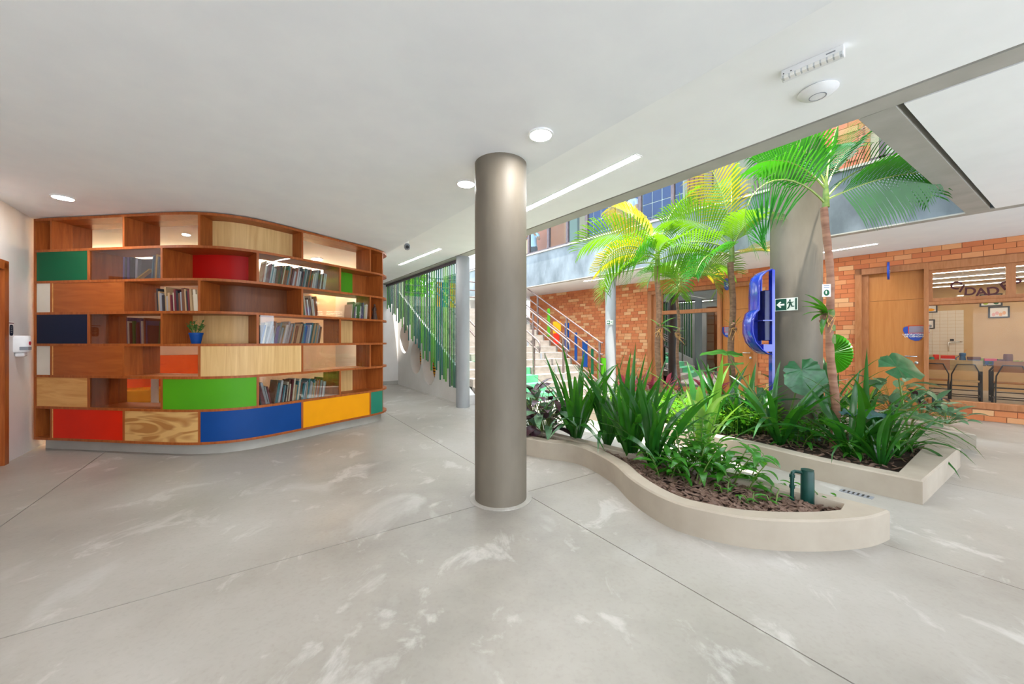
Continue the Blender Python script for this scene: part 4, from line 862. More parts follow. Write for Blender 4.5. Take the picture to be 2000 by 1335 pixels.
# pictures, tiles and tap on the laboratory back wall
def picture(u0, u1, v0, v1, label, cols, y=RD - .001):
    xa, xb = lx(u0, y), lx(u1, y); za, zb2 = lzz(u0, v1, y), lzz(u0, v0, y); t = thingM('framed_drawing', label, 'picture', BW @ Matrix.Translation(((xa + xb) / 2, y, za)), 'framed drawings')
    for r_ in ((xa, xa + .03, za, zb2), (xb - .03, xb, za, zb2), (xa, xb, za, za + .03), (xa, xb, zb2 - .03, zb2)): MB(BW).box(r_[0], r_[1], y - .03, y, r_[2], r_[3]).build('frame_bar', M['black'], t)
    MB(BW).box(xa + .02, xb - .02, y - .012, y, za + .02, zb2 - .02).build('paper', M['white2'], t)
    for i, c in enumerate(cols):
        w_ = (xb - xa - .12) / len(cols); x0 = xa + .06 + i * w_; zc = za + (zb2 - za) * (.3 + .12 * (i % 2)); MB(BW).plate([(x0 + w_ * .5 + w_ * .55 * cx, zc + (zb2 - za) * .16 * cy) for cx, cy in ell(0, 0, 1, 1, 10)], y - .014, y - .012).build('drawn_shape', M[c], t)
M['paleo'] = pm('pale_orange_crayon', '#e0a070', '#d8aa88', .8, 8); M['palep'] = pm('pale_pink_crayon', '#e0b0b0', '#d8a0a8', .8, 8)
picture(1930, 1972, 599, 621, 'framed drawing in pink and orange crayon on the laboratory wall', ['palep', 'palep', 'paleo', 'paleo']); picture(1913, 1958, 575, 599, 'framed drawing with green fish shapes, highest on the laboratory wall', ['limeb', 'dgreen', 'dgreen'])
picture(1800, 1831, 593, 611, 'framed drawing with a yellow shape beside the window post', ['yellow']); picture(1804, 1826, 624, 642, 'small framed drawing below the yellow one', ['greyp'])
tl = thingM('wall_tiles', 'cream tile splashback on the left of the laboratory wall', 'tiles', BW @ Matrix.Translation((lx(1830, RD), RD, .9)), kind='structure')
xa = lx(1806, RD); tme = MB().box(0, .142, 0, .008, 0, .092).mesh('tile', M['cream'], False)
for i in range(5):
    for j in range(13): inst(tme, 'tile', tl, WM[tl.name].inverted() @ BW @ Matrix.Translation((xa + i * .147, RD - .009, .95 + j * .097)))
tp_ = thingM('water_tap', 'chrome wall tap beside the cream tiles', 'tap', BW @ Matrix.Translation((lx(1852, RD), RD - .1, 1.1))); xx = lx(1852, RD)
MB(BW).tube([(xx + .25, RD, 1.32), (xx + .2, RD - .1, 1.32), (xx, RD - .14, 1.30), (xx, RD - .14, 1.05)], .016, 8).build('spout', M['chrome'], tp_); MB(BW).box(xx + .03, xx + .1, RD - .16, RD - .1, 1.34, 1.4).build('lever', M['black'], tp_)
for i in range(5):
    y = 1.0 + i * 1.05; t = thingM('lab_linear_light', f'suspended white linear light, {ordn(i)} from the laboratory window', 'ceiling light', BW @ Matrix.Translation((RX0, y, 2.8)), 'laboratory linear lights')
    MB(BW).box(RX0 + .1, RX1 - .1, y - .03, y + .03, 2.80, 2.84).build('housing', M['plastic'], t); MB(BW).box(RX0 + .15, RX1 - .15, y - .022, y + .022, 2.794, 2.80).build('diffuser', emit('lab_lamp_%d' % i, (1, .86, .68), 15), t)
    for k in (.8, 3.0, 5.2): MB(BW).tube([(RX0 + k, y, 2.84), (RX0 + k, y, 3.05)], .006, 6).build('hanger', M['plastic'], t)
for i in range(2):
    x = o1[0] + .3 + i * 1.1; t = thingM('classroom_light', ['suspended linear light on the left in the left classroom', 'suspended linear light near the door in the left classroom'][i], 'ceiling light', BW @ Matrix.Translation((x, 1, 2.8)), 'classroom lights')
    MB(BW).box(x - .03, x + .03, .8, 3.4, 2.80, 2.84).build('housing', M['plastic'], t); MB(BW).box(x - .022, x + .022, .85, 3.35, 2.794, 2.80).build('diffuser', emit('class_lamp_%d' % i, (1, .9, .78), .8), t)

# ================================================================== planters
def inset(poly, d):                              # offset a counter-clockwise outline inwards
    n = len(poly); out = []
    for i in range(n):
        p, q, r_ = Vector(poly[i - 1][:2]), Vector(poly[i][:2]), Vector(poly[(i + 1) % n][:2])
        e0, e1 = (q - p).normalized(), (r_ - q).normalized(); n0, n1 = Vector((-e0.y, e0.x)), Vector((-e1.y, e1.x))
        b = (n0 + n1); k = b.dot(n0); b = b / k if k > .3 else b; dd = d[i] if isinstance(d, list) else d
        out.append(tuple(q + b * dd))
    return out
def smooth_pts(pts, n=6):
    out = []; P_ = [Vector(p[:2]) for p in pts]
    for i in range(len(P_) - 1):
        p0, p1, p2, p3 = P_[max(0, i - 1)], P_[i], P_[i + 1], P_[min(len(P_) - 1, i + 2)]
        for q in range(n):
            t = q / n; out.append(.5 * (2 * p1 + (p2 - p0) * t + (2 * p0 - 5 * p1 + 4 * p2 - p3) * t * t + (3 * p1 - p0 - 3 * p2 + p3) * t ** 3))
    return out + [P_[-1]]
def inside(p, poly):
    c = False; n = len(poly)
    for i in range(n):
        (x0, y0), (x1, y1) = poly[i][:2], poly[i - 1][:2]
        if (y0 > p[1]) != (y1 > p[1]) and p[0] < (x1 - x0) * (p[1] - y0) / (y1 - y0) + x0: c = not c
    return c
def planter(outer, thick, label, nchip, hgt=.2, soilz=.14, clips=()):
    def clip(ps):
        out = []
        for p in ps:
            p = Vector(p[:2])
            for c0_, n_ in clips:
                k = (p - Vector(c0_[:2])).dot(n_)
                if k > 0: p = p - n_ * k if abs(n_.x) < .7 else Vector(c0_[:2])
            out.append(tuple(p))
        return out
    area = sum(outer[i - 1][0] * outer[i][1] - outer[i][0] * outer[i - 1][1] for i in range(len(outer)))
    if area < 0: outer = outer[::-1]; thick = thick[::-1] if isinstance(thick, list) else thick
    inner = clip(inset(outer, thick)); n = len(outer)
    cx = sum(p[0] for p in outer) / n; cy = sum(p[1] for p in outer) / n
    t = thing('planter', label, 'planter', (cx, cy, 0)); c = .012
    o2_ = inset(outer, c); i2 = clip(inset(outer, thick - c))
    V3 = lambda ps, z: [Vector((p[0], p[1], z)) for p in ps]
    MB().grid([V3(outer, 0), V3(outer, hgt - c), V3(o2_, hgt), V3(i2, hgt), V3(inner, hgt - c), V3(inner, .05)], True).build('kerb', M['planter'], t)
    m = MB(); m.add(V3(inner, soilz), [list(range(n))]); m.build('soil', M['soil'], t, smooth=False)
    m = MB(); xs_ = [p[0] for p in inner]; ys_ = [p[1] for p in inner]; k = 0; rr = random.Random(n)
    while k < nchip:
        p = (rr.uniform(min(xs_), max(xs_)), rr.uniform(min(ys_), max(ys_)))
        if not inside(p, inner): continue
        k += 1; L_, W_ = rr.uniform(.015, .045), rr.uniform(.008, .018)
        m.M = Matrix.Translation((p[0], p[1], soilz + rr.uniform(.0, .02))) @ Matrix.Rotation(rr.uniform(0, 6.28), 4, 'Z') @ Matrix.Rotation(rr.uniform(-.5, .5), 4, 'Y') @ Matrix.Rotation(rr.uniform(-.5, .5), 4, 'X')
        m.box(-L_, L_, -W_, W_, -.003, .003)
    m.M = Matrix.Identity(4); m.build('mulch', M['mulch'], t, kind='stuff', smooth=False); return t, inner
f1 = [G(u, v) for u, v in ((1000, 884), (1027, 888), (1067, 896), (1106, 901), (1135, 908), (1162, 921), (1186, 936), (1205, 951), (1230, 978), (1269, 1008), (1320, 1035), (1380, 1053), (1470, 1071), (1590, 1077), (1680, 1071), (1715, 1063), (1738, 1053))]
r1 = [G(u, v, .2) for u, v in ((1737, 993), (1668, 977), (1593, 959), (1500, 939), (1350, 905), (1180, 866), (1040, 834), (985, 838))]
out1 = [tuple(p) for p in smooth_pts(f1, 3)] + [tuple(p[:2]) for p in r1[1:]]
pl1, in1 = planter(out1, .13, 'low serpentine plaster planter in the foreground', 1100, clips=((G(1650, 983, .2), Vector((.75, -.66)).normalized()),))
V1 = Vector((-.585, .811))
C2, D2 = G(1802, 986), G(1876, 911)
f2 = [G(u, v) for u, v in ((1802, 986), (1680, 957.5), (1593, 936.5), (1467, 900.5))]
e2 = Vector(f2[-1][:2]); far2 = [e2 + V1 * .8, e2 + V1 * 1.7 + Vector((.05, .1)), e2 + V1 * 2.6 + Vector((.0, .5)), e2 + V1 * 3.2 + Vector((.3, 1.0)), e2 + V1 * 3.0 + Vector((.95, 1.35))]
out2 = [tuple(p[:2]) for p in f2] + [tuple(p) for p in far2] + [tuple(Vector(D2[:2]) + V1 * 2.2), tuple(D2[:2])]
pl2, in2 = planter(out2, .14, 'straight sided plaster planter around the thick column', 1300, clips=((G(1760, 917, .2), Vector((.585, -.811))),))
A3 = Vector(G(1907, 880)[:2]); N3 = Vector((.811, .585))
out3 = [A3, A3 + V1 * 1.2, A3 + V1 * 3.0, A3 + V1 * 3.4 + N3 * .3, A3 + V1 * 3.2 + N3 * .75, A3 + V1 * 1.2 + N3 * .75, A3 + V1 * .45 + N3 * .55, A3 + V1 * .2 + N3 * .32, A3 + V1 * .04 + N3 * .1]
pl3, in3 = planter([tuple(p) for p in out3], .1, 'pale curved planter near the laboratory window', 400)
# drain plate and pipes
dp_ = thing('drain_grate', 'grey floor drain plate between the two planters', 'drain', G(1658, 964)); DM = fr(tuple(G(1640, 957)), V1 * -1)
MB(DM).box(0, .22, -.03, .05, 0, .004).build('plate', M['greyp'], dp_)
for i in range(6): MB(DM).box(.02 + i * .032, .034 + i * .032, -.02, .04, .004, .005).build('slot', M['black'], dp_)
p = G(1577, 982, .14); bo = thing('irrigation_bollard', 'dark green cylindrical standpipe in the front planter', 'standpipe', p)
MB().lathe([(.042, 0), (.042, .235), (.039, .243), (.0405, .25), (.02, .252)], p, 28).build('cylinder', M['dmetal'], bo)
q = G(1547, 978, .14); zt = .225
MB().tube([q + Vector((0, 0, 0)), q + Vector((0, 0, zt - .03)), q + Vector((.004, 0, zt - .008)), q + Vector((.02, .0, zt)), p + Vector((-.03, 0, zt))], .013, 10).build('pipe', M['dmetal'], bo)
for z_ in (0, .10, zt - .045): MB().lathe([(.018, 0), (.018, .022)], q + Vector((0, 0, z_)), 12).build('coupling', M['dmetal'], bo)
MB().tube([q + Vector((0, 0, .01)), q + Vector((-.05, .0, .008))], .012, 8).build('inlet', M['dmetal'], bo)
p = G(1829, 800, .14); b3 = thing('irrigation_bollard', 'dark green standpipe half hidden by striped leaves in the far planter', 'standpipe', p)
MB().lathe([(.055, 0), (.055, .24), (.05, .25)], p, 24).build('cylinder', M['dmetal'], b3)
MB().tube([p + Vector((.09, 0, 0)), p + Vector((.09, 0, .21)), p + Vector((.04, 0, .21))], .014, 8).build('pipe', M['dmetal'], b3)
# ================================================================== leaf meshes (grow along +X, upper face +Z)
def leaf(L, prof, bend, fold, mat, n=7, wave=0, name='leaf', twist=0):
    rows = []; x = z = 0; a = 0; ds = L / n
    for i in range(n + 1):
        t = i / n; wd = prof(t); tw = twist * t
        y1, z1 = wd * math.cos(tw), wd * math.sin(tw); up = fold * wd + wave * math.sin(t * 21) * wd
        rows.append([(x, y1, z + z1 + up), (x, 0, z), (x, -y1, z - z1 + up)])
        a -= bend / n * (t + .3) * 1.5; x += ds * math.cos(a); z += ds * math.sin(a)
    return MB().grid(rows).mesh(name, mat)
sw_prof = lambda w: (lambda t: w * (.45 + 1.1 * t if t < .5 else 1 * (1 - ((t - .5) / .5) ** 1.6) + .003))
ov = lambda w: (lambda t: w * max(.03, math.sin(PI * t ** .75)) ** .8)
SWM = [leaf(1, sw_prof(.028), b, .35, M[m], 8, twist=tw) for b, m, tw in ((.25, 'sword', .3), (.6, 'sword', -.4), (1.1, 'sword', .5), (1.9, 'sword', .2), (.15, 'sword2', .2), (.9, 'sword2', -.3))]
CAL = [leaf(1, ov(.2), b, .25, M[m], 7, .04) for b, m in ((.5, 'cala'), (1.0, 'cala'), (.7, 'calap'))]
LFY = [leaf(1, ov(.15), b, .3, M['leafy'], 7) for b in (.5, 1.0, 1.4)]
COR = [leaf(1, ov(.11), b, .3, M['cord'], 6) for b in (.3, .8)]
def heart(mat, wv=.12, cup=.25):                 # broad arrow shaped leaf with lobes behind the stalk and scalloped edge
    n = 26; ring = []
    for i in range(n + 1):
        th = -PI * .94 + 2 * PI * .94 * i / n; r_ = .42 + .50 * max(0, math.cos(th)) ** 1.6 + .12 * max(0, -math.cos(th)); r_ *= 1 + .05 * math.sin(th * 13)
        ring.append((r_ * math.cos(th), r_ * math.sin(th)))
    rows = []
    for k in (0, .35, .7, 1.0): rows.append([(x * k, y * k, -cup * (x * k) ** 2 * (1 if x > 0 else .4) + .12 * abs(y * k) * (1 - k * .6) + wv * .25 * k * math.sin(i * 1.9)) for i, (x, y) in enumerate(ring)])
    return MB().grid(rows).mesh('leaf', mat)
HRT = heart(M['elep']); HRB = heart(M['elepb'], .3, .1)
def orient(p, az, el, roll, s): return Matrix.Translation(p) @ Matrix.Rotation(az, 4, 'Z') @ Matrix.Rotation(-el, 4, 'Y') @ Matrix.Rotation(roll, 4, 'X') @ (Matrix.Diagonal((s[0], s[1], s[1], 1)) if isinstance(s, tuple) else Matrix.Scale(s, 4))
def clump(u, v, n, L, label, kinds=(0, 0, 1, 1, 2, 3), spread=.5, seed=0, z=.14, wid=1.0, grp='sword leaved clumps in the planters'):
    p = G(u, v, z); rr = random.Random(seed + int(u)); t = thing('iris_clump', label, 'plant', p, group=grp)
    for i in range(n):
        az = i * 2.4 + rr.uniform(-.4, .4); k = rr.choice(kinds); f = rr.uniform(.55, 1.05)
        el = PI / 2 - rr.uniform(.04, spread) * (1 if k < 3 else 1.5)
        inst(SWM[k], 'leaf', t, orient((math.cos(az) * .03, math.sin(az) * .03, -.01), az, el, rr.uniform(-1.2, 1.2), (L * f, wid * rr.uniform(.8, 1.15) * max(.55, L))))
    return t
def bushy(name, u, v, n, L, hts, meshes, label, cat='plant', stem=.35, z=.14, seed=0, wd=1, grp=None, spread=.22, elr=(-.2, .9)):
    p = G(u, v, z); rr = random.Random(seed + int(u * 3)); t = thing(name, label, cat, p, group=grp)
    for i in range(n):
        az = i * 2.399 + rr.uniform(-.3, .3); r0 = spread * math.sqrt(rr.random()); h = rr.uniform(*hts); q = Vector((math.cos(az) * r0, math.sin(az) * r0, h))
        MB(WM[t.name]).tube([(math.cos(az) * .02, math.sin(az) * .02, -.01), q * .55 + Vector((0, 0, .05 * h)), q], .004, 4, False).build('stalk', M['trunkg'], t)
        inst(rr.choice(meshes), 'leaf', t, orient(q, az, rr.uniform(*elr), rr.uniform(-.4, .4), (L * rr.uniform(.7, 1.15), L * wd * rr.uniform(.8, 1.1))))
    return t
def canes(u, v, n, H_, label, z=.14, L=.2, seed=0, mesh=None, spread=.12, name='ginger_plant', grp='leafy ginger plants', per=8):
    p = G(u, v, z); rr = random.Random(seed + int(u * 7)); t = thing(name, label, 'plant', p, group=grp)
    for i in range(n):
        az = i * 2.4 + rr.random(); h = H_ * rr.uniform(.6, 1.05); b0 = Vector((math.cos(az) * spread * .4, math.sin(az) * spread * .4, -.01)); tp2 = b0 + Vector((math.cos(az) * spread * rr.uniform(.5, 1.5), math.sin(az) * spread * rr.uniform(.5, 1.5), h))
        stm = MB(WM[t.name]).tube([b0, b0.lerp(tp2, .5) + Vector((0, 0, .03)), tp2], [.006, .005, .003], 5, False).build('stem', M['trunkg'], t)
        for k in range(per):
            f = .25 + .75 * k / (per - 1); inst(rr.choice(mesh or LFY), 'leaf', stm, orient(b0.lerp(tp2, f), az + k * 2.5, rr.uniform(.1, .8), rr.uniform(-.3, .3), L * rr.uniform(.7, 1.1)))
    return t
def elephant(u, v, z, leaves, label, mesh=None):
    p = G(u, v, z); t = thing('elephant_ear_plant', label, 'plant', p)
    for (lu, lv, dY, sc_, az, el, roll) in leaves:
        q = at(lu, lv, p.y + dY) - p
        MB(WM[t.name]).tube([(0, 0, -.02), q * .5 + Vector((q.x * .1, 0, .06)), q], [.014, .011, .008], 6, False).build('stalk', M['trunkg'], t)
        inst(mesh or HRT, 'leaf', t, orient(q, az, el, roll, sc_))
    return t
# ---- front planter
bushy('calathea', 1066, 850, 60, .3, (.08, .50), [CAL[0], CAL[1], CAL[2], CAL[2]], 'dark purple and silver striped calathea beside the foreground column', seed=1, spread=.26)
bushy('calathea', 1040, 838, 34, .28, (.2, .55), [CAL[2], CAL[0]], 'purple calathea just behind the foreground column', seed=2, spread=.2, elr=(.3, 1.2))
sp = [(1126, 862, 22, 1.25, 'tall sword leaved clump right of the purple calathea'), (1186, 868, 22, 1.12, 'sword leaved clump behind the front planter bend'), (1232, 893, 26, 1.22, 'tallest dark sword leaved clump at the planter bend'), (1276, 912, 20, 1.12, 'sword leaved clump with a broad bluish blade in the front planter'), (1213, 862, 14, .85, 'smaller sword leaved clump at the rear of the front planter')]
for i, (u, v, n, L, lb) in enumerate(sp): clump(u, v, int(n * 1.35), L, lb, seed=i, spread=.42, wid=.88)
clump(1372, 880, 16, 1.2, 'pale green upright sword clump beside the ginger plants', (4, 4, 0, 5), .3, 9, wid=1.3)
for i, (u, v, n, h, lb) in enumerate(((1335, 922, 5, .42, 'leafy ginger plant right of the sword clumps'), (1392, 930, 5, .40, 'leafy ginger plant with broad glossy leaves'), (1362, 905, 5, .5, 'tall leafy ginger plant at the back of the front planter'), (1448, 955, 3, .30, 'small leafy ginger plant near the standpipe'), (1310, 918, 3, .26, 'low leafy ginger plant under the sword blades'), (1352, 945, 4, .3, 'leafy ginger plant near the front kerb'), (1418, 945, 4, .34, 'leafy ginger plant left of the small one by the standpipe'), (1300, 934, 3, .24, 'low leafy ginger plant behind the curved kerb'))):
    canes(u, v, n, h, lb, seed=i, L=.19)
for i, (u, v, lb) in enumerate(((1502, 968, 'young sprout left of the green standpipe'), (1512, 985, 'young sprout in front of the green standpipe'), (1418, 966, 'young sprout in the front planter mulch'), (1612, 984, 'young sprout at the tip of the front planter'), (1540, 955, 'young sprout behind the standpipe pipe'), (1470, 985, 'young sprout near the front kerb'))):
    canes(u, v, 2, .10, lb, seed=i, L=.09, spread=.05, name='seedling', grp='young sprouts in the mulch', per=4)
# ---- middle planter
sp = [(1452, 846, 18, 1.0, 'sword clump left of the thick column'), (1522, 868, 20, 1.15, 'sword clump in front of the thick column'), (1662, 893, 20, 1.15, 'sword clump under the bluish elephant ear leaf'), (1722, 908, 18, .8, 'sword clump near the corner of the middle planter'), (1700, 872, 18, 1.15, 'tall sword clump before the laboratory door'), (1612, 845, 14, 1.25, 'sword clump right of the thick column'), (1408, 830, 18, 1.05, 'sword clump at the left of the middle planter'), (1745, 892, 18, .6, 'low grassy sword clump in the planter corner'), (1768, 880, 18, .62, 'arching grassy clump over the right kerb')]
for i, (u, v, n, L, lb) in enumerate(sp): clump(u, v, n, L, lb, seed=20 + i, spread=.5, kinds=(0, 1, 1, 2, 2, 3) if i < 7 else (1, 2, 3, 3), wid=1.1)
elephant(1530, 850, .14, [(1566, 722, -.05, .42, -2.0, -.6, .35), (1575, 860, -.25, .36, -1.7, -1.15, 0), (1420, 690, .3, .36, 2.8, .15, .2)], 'elephant ear plant with large leaves before the thick column')
elephant(1440, 815, .14, [(1425, 712, -.1, .36, 3.0, -.1, .2), (1478, 770, -.1, .34, -1.9, -.7, 0), (1390, 725, .2, .3, 2.2, .1, .1)], 'elephant ear plant between the palms')
elephant(1668, 880, .14, [(1672, 806, -.10, .27, -.9, .05, .12)], 'single bluish wavy elephant ear leaf beside the ringed palm', HRB)
elephant(1775, 850, .14, [(1752, 716, .0, .40, .1, .12, .9), (1790, 812, -.1, .26, -.8, -.2, .3)], 'elephant ear plant with a pleated leaf before the laboratory door')
# fan palm leaf
p = G(1618, 815, .14); fp = thing('fan_palm', 'young fan palm with pleated round leaf behind the ringed trunk', 'plant', p); c = at(1622, 690, p.y) - p
MB(WM[fp.name]).tube([(0, 0, 0), c * .6 + Vector((-.05, 0, 0)), c], .010, 6, False).build('stalk', M['trunkg'], fp)
rows = [[], []]; n = 44
for i in range(n + 1):
    th = -2.2 + 4.0 * i / n; zz = .018 * (1 if i % 2 else -1); rr_2 = .3 * (1 + .04 * (i % 2)); rows[0].append((math.cos(th) * .02, zz * .1, math.sin(th) * .02)); rows[1].append((math.cos(th) * rr_2, zz - .06, math.sin(th) * rr_2))
m = MB(WM[fp.name] @ Matrix.Translation(c)); m.grid(rows); m.build('leaf', leafm('fan_palm_leaf', '#236a18', '#3a8a1e', .4, .3, 4, tcol='#5cb018'), fp, smooth=False)
for i, (u, v, n, h, lb) in enumerate(((1482, 838, 5, .42, 'leafy ginger plant beside the blue post'), (1556, 872, 4, .26, 'leafy ginger plant at the foot of the thick column'), (1596, 868, 5, .36, 'leafy ginger plant right of the thick column foot'), (1640, 858, 5, .45, 'leafy ginger plant behind the ringed palm'), (1690, 898, 4, .28, 'leafy ginger plant between sword clumps in the middle planter'), (1430, 838, 5, .4, 'leafy ginger plant left of the blue post'), (1385, 822, 5, .45, 'leafy ginger plant at the left end of the middle planter'), (1730, 868, 5, .4, 'leafy ginger plant before the striped calathea'))):
    canes(u, v, n, h, lb, seed=60 + i, L=.2)
# ---- far planter and planting behind
bushy('calathea', 1745, 806, 30, .34, (.1, .55), [CAL[0], CAL[1], CAL[0]], 'silver striped calathea before the laboratory door', seed=5, spread=.35, wd=1.1)
bushy('calathea', 1800, 815, 34, .26, (.06, .36), [CAL[0], CAL[1], CAL[2]], 'low striped calathea beside the far standpipe', seed=6, spread=.32)
bushy('calathea', 1850, 826, 26, .2, (.04, .2), [CAL[0], CAL[1]], 'creeping striped calathea at the rounded end of the far planter', seed=7, spread=.22)
for i, (u, v, lb) in enumerate(((1228, 790, 'red cordyline left of the first palm'), (1262, 786, 'red cordyline in front of the classroom glazing'), (1300, 792, 'dark red cordyline behind the first palm trunk'), (1385, 796, 'red cordyline between the second and third palms'))):
    bushy('cordyline', u, v, 22, .34, (.1, .42), COR, lb, seed=30 + i, spread=.16, elr=(.5, 1.35), grp='red cordylines')
for i, (u, v, lb) in enumerate(((1340, 806, 'sword clump behind the second palm'), (1300, 812, 'sword clump under the first palm'), (1470, 800, 'sword clump beside the blue post'), (1640, 806, 'sword clump behind the ringed palm'), (1686, 800, 'sword clump before the brick wall'))): clump(u, v, 12, .75, lb, (4, 5, 1, 2), .5, 40 + i, wid=1.2)
m = MB(); rr = random.Random(3); k = 0
while k < 5200:
    u, v = rr.uniform(1190, 1520), rr.uniform(765, 850); p = G(u, v, .14)
    if not inside(p, in2): k += .2; continue
    k += 1; az = rr.uniform(0, 6.28); h = rr.uniform(.03, .30); L_ = rr.uniform(.06, .16); d = Vector((math.cos(az), math.sin(az), rr.uniform(-.2, .9))).normalized(); sd = Vector((-d.y, d.x, 0)).normalized() * L_ * .13; b = p + Vector((0, 0, h))
    m.add([b, b + d * L_ * .5 + sd + Vector((0, 0, .01)), b + d * L_, b + d * L_ * .5 - sd + Vector((0, 0, .01))], [(0, 1, 2, 3)])
    if rr.random() < .35: s2 = Vector((.003, 0, 0)); m.add([p - s2, p + s2, b + s2, b - s2], [(0, 1, 2, 3)])
m.build('ground_cover', M['ground'], None, 'dense bright green ground cover under the palms', 'ground cover', kind='stuff')
# ================================================================== palms
def frond(root, base, az, el, L, droop, mat, nl=32, ll=.42, roll=0, lw=.0125, pw=1.35, label=None, vee=.5, sag=.35):
    pts = []; p = Vector(base); n = 26; dirs = []
    for i in range(n + 1):
        t = i / n; e = el - droop * t ** pw; d = Vector((math.cos(az) * math.cos(e), math.sin(az) * math.cos(e), math.sin(e))); pts.append(p.copy()); dirs.append(d); p = p + d * (L / n)
    W0 = WM[root.name]; m = MB(W0); side0 = Vector((-math.sin(az), math.cos(az), 0))
    for k in range(nl):
        t = .16 + .84 * (k + .5) / nl; f = t * n; i = min(n - 1, int(f)); q = pts[i].lerp(pts[i + 1], f - i); d = dirs[i]
        side = Matrix.Rotation(roll, 3, d) @ side0; up = d.cross(side) * -1; up = up if up.z > 0 or abs(roll) > .8 else -up
        l = 1.12 * ll * (.35 + .65 * math.sin(PI * min(1, t * .9 + .08)) ** .7) * R.uniform(.9, 1.08); fw = .35 + .9 * t ** 2
        for sg in (-1, 1):
            dl = (side * sg + d * fw + up * vee).normalized(); w_ = lw * (.6 + .4 * math.sin(PI * t)); wv = dl.cross(up).normalized() * w_
            p1 = q + dl * l * .45; p2 = q + dl * l * .8 - Vector((0, 0, sag * l * .22)); p3 = q + dl * l * .97 - Vector((0, 0, sag * l * .6))
            m.add([q - wv * .5, q + wv * .5, p1 + wv, p1 - wv, p2 + wv * .75, p2 - wv * .75, p3], [(0, 1, 2, 3), (3, 2, 4, 5), (5, 4, 6)])
    o = m.build('frond', M[mat], root, label); MB(W0).tube(pts[::2] + [pts[-1]], [.012 * (1 - .85 * i / 13) for i in range(len(pts[::2]) + 1)], 5, False).build('rachis', M['rachis'], o); return o
def palm(base, top, label, r0, r1_, mat, fronds, ring=False, shaft=.5):
    t = thing('palm_tree', label, 'palm', base, group='courtyard palms'); b = Vector(base); tp2 = Vector(top); n = 22; pts = [b.lerp(tp2, i / n) + Vector((.02 * math.sin(i * .5), 0, 0)) for i in range(n + 1)]
    pts[0] = b + Vector((0, 0, -.04)); rr = [r0 + (r1_ - r0) * min(1, (i / n) * 1.6) + (.004 if i % 2 and ring else 0) for i in range(n + 1)]; rr[0] *= 1.5; rr[1] *= 1.25
    MB().tube(pts, rr, 12).build('trunk', M[mat], t); MB().tube([tp2, tp2 + Vector((.0, 0, shaft * .5)), tp2 + Vector((0, 0, shaft))], [r1_ * 1.02, r1_ * .8, r1_ * .3], 10).build('crownshaft', M['trunkg'], t)
    L0 = WM[t.name].inverted() @ tp2
    for (az, el, L, dr_, mt, ll, roll, dz) in fronds: frond(t, L0 + Vector((0, 0, dz)), math.radians(az), math.radians(el), L * 1.12, math.radians(dr_), mt, ll=ll, roll=math.radians(roll))
    return t
def knob(root, u, v, Y, r=.05):
    p = at(u, v, Y); m = MB(); rr = random.Random(int(u))
    for i in range(14):
        a = rr.uniform(0, 6.28); z_ = rr.uniform(-.09, .09); c = Vector((p.x + math.cos(a) * r * .5, Y + math.sin(a) * r * .5, p.z + z_)); m.lathe([(.004, -.03), (.03, -.012), (.034, .01), (.006, .034)], c, 7)
    m.build('root_mass', M['trunk'], root)
# azimuth 0 = right in the picture, 90 = away, 180 = left, 270 = towards the camera
Y1 = 6.5; palm(G(1288, 665 + 1.21 * F / Y1, .14), at(1284, 520, Y1), 'tall palm with sunlit yellow green crown, leftmost of the palms', .05, .045, 'trunk', [
    (178, 40, 1.35, 95, 'frond', .46, 45, .25), (186, 8, 1.05, 60, 'frondy', .38, 40, .2), (200, 28, 1.5, 140, 'frond', .46, 60, .15), (225, 10, 1.0, 85, 'frondd', .42, 40, .1), (30, 68, 1.45, 45, 'frond', .44, -50, .3), (5, 62, 1.6, 70, 'frond', .44, -40, .3), (150, 66, 1.1, 45, 'frondy', .44, 50, .3), (330, 20, .95, 80, 'frond', .36, 0, .1), (100, 55, 1.0, 60, 'frond', .36, 0, .25), (270, 38, .75, 90, 'frond', .34, 0, .15), (196, 2, 1.15, 85, 'frond', .42, 0, .05)])
Y2 = 7.0; palm(G(1326, 665 + 1.21 * F / Y2, .14), at(1323, 565, Y2), 'thin small palm with low hanging fan of fronds, second from left', .03, .026, 'trunk', [
    (250, 35, .8, 150, 'frond', .4, 20, .1), (300, 40, .95, 150, 'frond', .44, -30, .1), (330, 50, .95, 110, 'frond', .42, -40, .15), (200, 45, .75, 120, 'frond', .34, 0, .1), (20, 45, .9, 95, 'frondy', .36, 0, .15), (100, 60, .8, 80, 'frond', .34, 0, .15), (170, 50, .7, 90, 'frondd', .32, 0, .1)], shaft=.3)
Y3 = 6.1; palm(G(1430, 665 + 1.21 * F / Y3, .14), at(1429, 512, Y3), 'palm with upright yellow fronds left of the thick column', .05, .046, 'trunk', [
    (160, 84, 1.75, 35, 'frondy', .54, 65, .35), (60, 76, 1.6, 50, 'frond', .5, -45, .35), (182, 22, 1.35, 85, 'frond', .46, 50, .2), (170, 52, 1.1, 70, 'frond', .46, 45, .25), (0, 18, .95, 55, 'frondy', .34, 0, .1), (15, 60, 1.3, 75, 'frond', .4, 0, .25), (210, 10, 1.0, 80, 'frondd', .4, 0, .1), (270, 50, .9, 90, 'frond', .4, 0, .2), (100, 50, 1.0, 80, 'frond', .4, 0, .2)])
